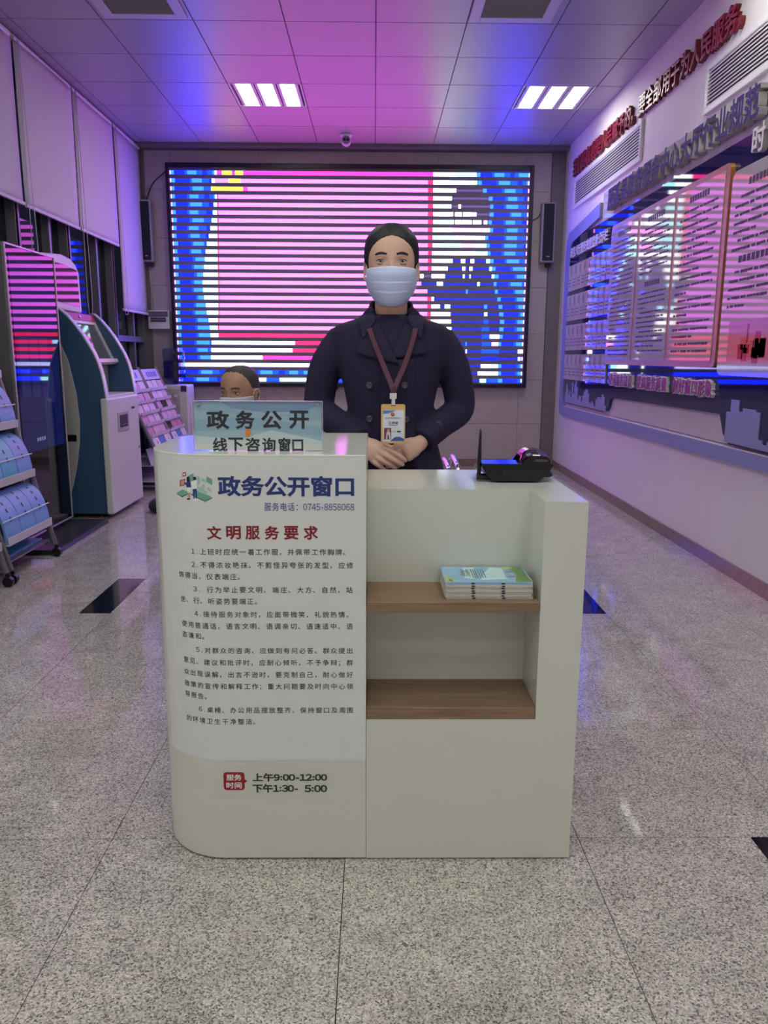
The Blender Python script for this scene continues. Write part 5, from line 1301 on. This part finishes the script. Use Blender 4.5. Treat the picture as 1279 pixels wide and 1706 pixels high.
def patch(name, quad_, off, thick, n=14, parent=coat, m_=m_coat, lift=(0, 0)):
    g = MB(); A, B, C, D = [np.array(q, float) for q in quad_]; vs, fs = [], []
    for i in range(n+1):
        for j in range(n+1):
            a, b_ = i/n, j/n; q = (A*(1-a)+B*a)*(1-b_)+(D*(1-a)+C*a)*b_
            vs.append(onfront(q[0], q[1], off+lift[0]*a+lift[1]*b_))
    for i in range(n):
        for j in range(n): fs.append((i*(n+1)+j, (i+1)*(n+1)+j, (i+1)*(n+1)+j+1, i*(n+1)+j+1))
    g.add(vs, fs); o = g.build(name, m_, parent, smooth=True, fix=False); md = o.modifiers.new('thick', 'SOLIDIFY'); md.thickness = thick; md.offset = 0
    return o
# double-breasted front: the overlap edge, lapels and collar leaves
patch('front_overlap', [(636, 600), (690, 598), (694, 779), (634, 779)], .004, .005)
patch('lapel', [(627, 531), (606, 552), (592, 588), (664, 607)], .010, .007)
patch('lapel', [(678, 530), (700, 551), (712, 588), (650, 598)], .007, .007)
cr = MB(); vs, fs = [], []; NA = 40
for i in range(9):
    for j in range(NA+1):
        a = math.radians(-128+256*j/NA); e = i/8         # 0 at the back of the neck
        fade = max(0, abs(math.degrees(a))-60)/68
        zt_ = 1.392-.034*fade; zb_ = 1.318-.012*fade
        r = .0635+.010*e*(1+.5*fade)+.012*(1-e)*0
        z = zt_+(zb_-zt_)*e
        vs.append((hx+math.sin(a)*(r+.012*e), 2.515+math.cos(a)*(r+.006*e), z))
for i in range(8):
    for j in range(NA): fs.append((i*(NA+1)+j, i*(NA+1)+j+1, (i+1)*(NA+1)+j+1, (i+1)*(NA+1)+j))
cr.add(vs, fs); o = cr.build('collar', m_coat, coat, smooth=True, fix=False); md = o.modifiers.new('t', 'SOLIDIFY'); md.thickness = .008; md.offset = 0
patch('collar_leaf', [(616, 512), (628, 533), (604, 566), (597, 532)], .014, .007, lift=(0, 0))
patch('collar_leaf', [(687, 512), (677, 531), (700, 566), (708, 532)], .014, .007, lift=(0, 0))
kn = MB(); kn.tube([(hx, 2.520, 1.27), (hx, 2.514, 1.335), (hx, 2.512, 1.352)], [(.075, .080), (.0575, .0605), (.0535, .0565)], 28, upv=(1, 0, 0)); kn.build('sweater', m_knit, clerk, smooth=True)
# buttons
m_btn = mat('button_grey', '4a4656', .3)
def button(p, r, parent):
    b = MB(); b.lathe([(.0005, -.0038), (r*.55, -.0032), (r*.75, -.005), (r, -.004), (r, .001)], p, 20, axis='y'); b.build('button', m_btn, parent, smooth=False)
for u, v in ((615, 642), (674, 642), (615, 698), (676, 699)): button(onfront(u, v, .007), .0098, coat)
button(at(559, 726, 2.432), .0098, coat); button(at(731, 707, 2.432), .0095, coat)
# trousers and shoes (behind the counter)
tr = MB(); tr.loft([ring(hx, 2.53, z, w, d) for z, w, d in ((.98, .13, .095), (.86, .165, .105), (.76, .168, .10))])
for s in (-1, 1): tr.tube([(hx+s*.085, 2.53, .86), (hx+s*.092, 2.52, .50), (hx+s*.092, 2.54, .07)], [.088, .070, .058], 18)
union('trousers', tr, m_trs, clerk, .008, 4)
for s in (-1, 1):
    sh = MB(); sh.loft([[np.array((hx+s*.095+x*w, y, .001+h_*hh)) for x, h_ in ((-1, 0), (1, 0), (1, .45), (.6, 1), (-.6, 1), (-1, .45))] for y, w, hh in ((2.60, .03, .06), (2.57, .038, .075), (2.48, .044, .065), (2.40, .046, .045), (2.34, .036, .03), (2.325, .02, .02))]); sh.build('shoe', m_shoe, clerk, bevel=.006, smooth=False)

# staff badge on its lanyard
t = thing('staff_badge', 'gold-framed staff badge on a maroon lanyard round the clerk\'s neck', 'badge', tuple(at(655, 706, 2.325)))
m_lan = mat('lanyard_maroon', '52283f', .7, bump=.1, bscale=600)
def ribbon(pts, name):
    P = [onfront(u, v, .0225) if o is None else at(u, v, o) for u, v, o in pts]
    MB().tube(path(P, 24), [(.0009, .0082)]*24, 8, upv=(0, -1, 0)).build(name, m_lan, t, smooth=True)
ribbon([(615, 547, None), (619, 560, None), (637, 605, None), (651, 640, 2.345), (655, 651, 2.333)], 'lanyard')
ribbon([(692, 547, None), (689, 562, None), (675, 605, None), (660, 640, 2.345), (656, 651, 2.333)], 'lanyard')
BD = 2.325
def bpt(u, v, d=0): return at(u, v, BD-d)
def brect(u0, u1, v0, v1, d0, d1, m_, name, r=0, parent=t):
    a, b_ = bpt(u0, v1), bpt(u1, v0); pts = rrect(a[0], b_[0], a[2], b_[2], max(r, .0004), 4)
    return MB().prism(pts, lambda x, z, d: np.array((x, BD-d, z)), d0, d1).build(name, m_, parent)
brect(651, 660, 648, 657, -.004, .002, m_lan, 'lanyard_end', .001)
brect(649, 660.5, 655, 664.5, -.003, .004, mat('clip_white', 'd6d0d4', .4), 'clip', .001); brect(652, 658, 664, 675, -.001, .0025, mat('clip_white', 'd6d0d4', .4), 'clip_strap', .0008)
m_gold = mat('badge_gold', 'e0b173', .35)
fr = brect(634.5, 675, 673.5, 738.5, -.002, .002, m_gold, 'holder', .006)
cd = brect(637.5, 673, 683, 735.5, .002, .0026, mat('card_print', 'dfe2ee', .4), 'card', .001)
brect(651, 658.5, 675, 676.3, .002, .0023, m_black, 'slot', .0008)
def bp_(pts, m_, name, d): MB().add([bpt(u, v, d) for u, v in pts], [tuple(range(len(pts)))]).build(name, m_, t, fix=False)
bp_([(638, 683.5), (660, 683.5), (652, 687), (645, 689), (638, 689.5)], mat('badge_blue', '5f86c6', .4), 'blue_swoosh', .003)
bp_([(649, 735), (658, 728), (665, 727.5), (673, 731), (673, 735)], mat('badge_blue2', '3f62a6', .4), 'blue_swoosh', .003)
e_ = [(654+3.4*math.cos(a)*(1.0 if q % 2 else .86), 690.5+3.6*math.sin(a)*(1.0 if q % 2 else .86)) for q, a in enumerate([2*PI*k/16 for k in range(16)])]
bp_(e_, mat('emblem_red', 'b83a42', .4), 'emblem', .003)
st_ = [(654+(1.7 if q % 2 == 0 else .7)*math.sin(PI*q/5), 690-(1.7 if q % 2 == 0 else .7)*math.cos(PI*q/5)) for q in range(10)]
bp_(st_, m_gold, 'emblem_star', .0033)
brect(639.5, 651.5, 713, 732, .0027, .003, mat('portrait_red', '7c3a44', .4), 'portrait', .0004)
bp_([(642.5, 731.8), (643.5, 721), (645.5, 718.5), (648, 718.5), (650, 721), (650.5, 731.8)], mat('portrait_white', 'd2ccd2', .4), 'portrait_figure', .0034)
bp_([(645.2, 731.8), (646, 724), (647.2, 724), (648, 731.8)], mat('portrait_dark', '2a2730', .4), 'portrait_figure', .0037)
bp_([(644.6, 717.8), (645.2, 715.3), (646.8, 714.6), (648.3, 715.3), (648.9, 717.8), (646.8, 720)], mat('portrait_skin', 'c7a79b', .4), 'portrait_figure', .0038)
m = MB()
def btext(s_, u0, u1, v0, v1, off=.01): a, b_ = bpt(u0, v1), bpt(u1, v0); text(m, s_, a[0], b_[0], a[2], b_[2], lambda x, z, e=0: np.array((x, BD-.0036, z)), offset=off)
btext('工作证', 646.5, 663.5, 702, 706.5, .03); btext('辰溪县政务服务中心', 641.5, 668.5, 695, 697.8, .0)
btext('姓名', 654, 658.5, 717.5, 720, .0)
m.box(bpt(661, 718)[0], bpt(667, 718)[0], BD-.0037, BD-.0036, bpt(661, 720)[2], bpt(661, 717.5)[2]); m.box(bpt(648, 708)[0], bpt(662, 708)[0], BD-.0037, BD-.0036, bpt(661, 708.8)[2], bpt(661, 708.1)[2])
stuff(m.build('badge_print', mat('ink_badge', '3a3550', .5), t, fix=False))

# ------------------------------------------------------------------ the seated man
MY = 3.72; mxc = at(402, 650, MY)[0]; mz = at(400, 608, MY)[2]-.004-HH*1.05
M_m = Matrix.Translation((mxc, MY, mz)) @ Matrix.Rotation(math.radians(-24), 4, 'Z') @ Matrix.Rotation(math.radians(5), 4, 'X') @ Matrix.Scale(1.05, 4)
bm_ = MB(); body_head(bm_, M_m)
Z0 = mz
bm_.tube([(mxc, MY+.05, Z0-.12), (mxc, MY+.04, Z0-.05), (mxc, MY+.02, Z0+.06)], [(.09, .07), (.062, .06), (.058, .06)], 18, upv=(1, 0, 0))
bm_.loft([ring(mxc, MY+.08, z, w, d) for z, w, d in ((.485, .17, .12), (.55, .165, .12), (.68, .16, .11), (.80, .17, .11), (Z0-.09, .165, .085), (Z0-.04, .08, .06))])
def marm(s): return [(mxc+s*.19, MY+.07, Z0-.13), (mxc+s*.235, MY+.06, Z0-.30), (mxc+s*.22, MY-.05, .62), (mxc+s*.10, MY-.26, .60)]
for s in (-1, 1):
    bm_.tube(path(marm(s), 16), np.interp(np.linspace(0, 1, 16), [0, .5, 1], [.045, .042, .028]), 12)
    h0 = np.array((mxc+s*.10, MY-.26, .60))
    bm_.tube([h0, h0+(-s*.03, -.05, -.005), h0+(-s*.045, -.085, -.012)], [(.026, .018), (.036, .016), (.03, .012)], 12, upv=(1, 0, 0))
    for q in range(4):
        f0 = h0+np.array((-s*.045+(q-1.5)*.018, -.085, -.012)); bm_.tube([f0, f0+(-s*.008, -.035, -.004), f0+(-s*.012, -.06+.008*abs(q-1.2), -.016)], [.009, .0085, .0065], 10)
    bm_.tube([h0+(-s*.04, -.03, .004), h0+(-s*.065, -.055, .006), h0+(-s*.07, -.08, .0)], [.012, .0105, .008], 10)
    bm_.tube([(mxc+s*.09, MY+.06, .55), (mxc+s*.12, MY-.36, .545), (mxc+s*.12, MY-.40, .46), (mxc+s*.12, MY-.36, .08)], [.078, .058, .054, .04], 14)
    bm_.tube([(mxc+s*.12, MY-.33, .05), (mxc+s*.125, MY-.46, .035), (mxc+s*.125, MY-.56, .028)], [.036, .036, .024], 12)
man = union('person', bm_, m_skin2, None, .0042, 3, .5, origin_loc=(mxc, MY, 0))
tag(man, 'seated man with receding short hair and face mask behind the acrylic sign', 'person')
hl2 = ([0, 25, 45, 62, 78, 92, 110, 140, 180], [.87, .88, .84, .74, .58, .54, .40, .22, .18])
head_parts(man, M_m, m_hair2, hl2, .004, '1f1714', mask_m=(mat('mask_grey', 'b9bcc4', .75), m_mask2), top=.46)
jm = MB(); jm.loft([ring(mxc, MY+.08, z, w, d) for z, w, d in ((.50, .20, .145), (.62, .19, .14), (.75, .19, .135), (Z0-.12, .21, .12), (Z0-.07, .17, .10), (Z0-.03, .095, .085), (Z0+.005, .088, .082))])
for s in (-1, 1): jm.tube(path(marm(s), 18), np.interp(np.linspace(0, 1, 18), [0, .15, .6, 1], [.058, .064, .056, .044]), 14)
jk = union('jacket', jm, mat('jacket_dark', '221f2c', .85, noise=.15, nscale=120), man, .008, 4)
cb_ = MB(); vs, fs = [], []
for i in range(5):
    for j in range(33):
        a = math.radians(-150+300*j/32); e = i/4; vs.append((mxc+math.sin(a)*(.078+.012*e), MY+.045+math.cos(a)*(.074+.012*e), Z0+.045-.05*e))
for i in range(4):
    for j in range(32): fs.append((i*33+j, i*33+j+1, (i+1)*33+j+1, (i+1)*33+j))
cb_.add(vs, fs); o = cb_.build('jacket_collar', mat('jacket_dark'), jk, smooth=True, fix=False); md = o.modifiers.new('t', 'SOLIDIFY'); md.thickness = .01
tr = MB(); tr.loft([ring(mxc, MY+.07, z, w, d) for z, w, d in ((.468, .19, .14), (.60, .18, .135), (.64, .17, .13))])
for s in (-1, 1): tr.tube([(mxc+s*.09, MY+.06, .545), (mxc+s*.12, MY-.36, .54), (mxc+s*.12, MY-.415, .46), (mxc+s*.12, MY-.36, .07)], [.092, .076, .072, .062], 16)
union('trousers', tr, m_trs, man, .009, 4)
for s in (-1, 1):
    sh = MB(); sh.loft([[np.array((mxc+s*.125+x*w, y, .001+h_*hh)) for x, h_ in ((-1, 0), (1, 0), (1, .45), (.6, 1), (-.6, 1), (-1, .45))] for y, w, hh in ((MY-.29, .03, .06), (MY-.32, .042, .085), (MY-.42, .048, .075), (MY-.52, .05, .05), (MY-.59, .04, .034), (MY-.61, .02, .02))]); sh.build('shoe', m_shoe, man, bevel=.006)
# his office chair
t = thing('office_chair', 'black swivel office chair under the seated man', 'chair', (mxc, MY+.07, 0))
MB().loft([[np.array((x, y, z)) for x, y in rrect(mxc-.24+i_, mxc+.24-i_, MY-.22+i_, MY+.30-i_, .06)] for z, i_ in ((.385, .02), (.395, 0), (.44, 0), (.452, .015))]).build('seat', m_black, t)
MB().loft([[np.array((x, y, z)) for x, z in rrect(mxc-.20, mxc+.20, .56, .86, .06)] for y in (MY+.315, MY+.355)]).build('backrest', m_black, t, bevel=.01)
MB().tube([(mxc, MY+.20, .38), (mxc, MY+.365, .40), (mxc, MY+.365, .60)], [(.012, .03)]*3, 10).build('back_post', m_black, t)
MB().cyl((mxc, MY+.05, .08), (mxc, MY+.05, .384), .028, 16).build('gas_column', m_black, t)
for k in range(5):
    a = 2*PI*k/5+.3; e = np.array((mxc+.27*math.cos(a), MY+.05+.27*math.sin(a), .075))
    MB().tube([(mxc, MY+.05, .095), e], [(.02, .025), (.012, .02)], 8).build('leg', m_black, t)
    MB().tube([e+np.array((-.014*math.sin(a), .014*math.cos(a), -.046)), e+np.array((.014*math.sin(a), -.014*math.cos(a), -.046))], .028, 14).build('caster', m_black, t)
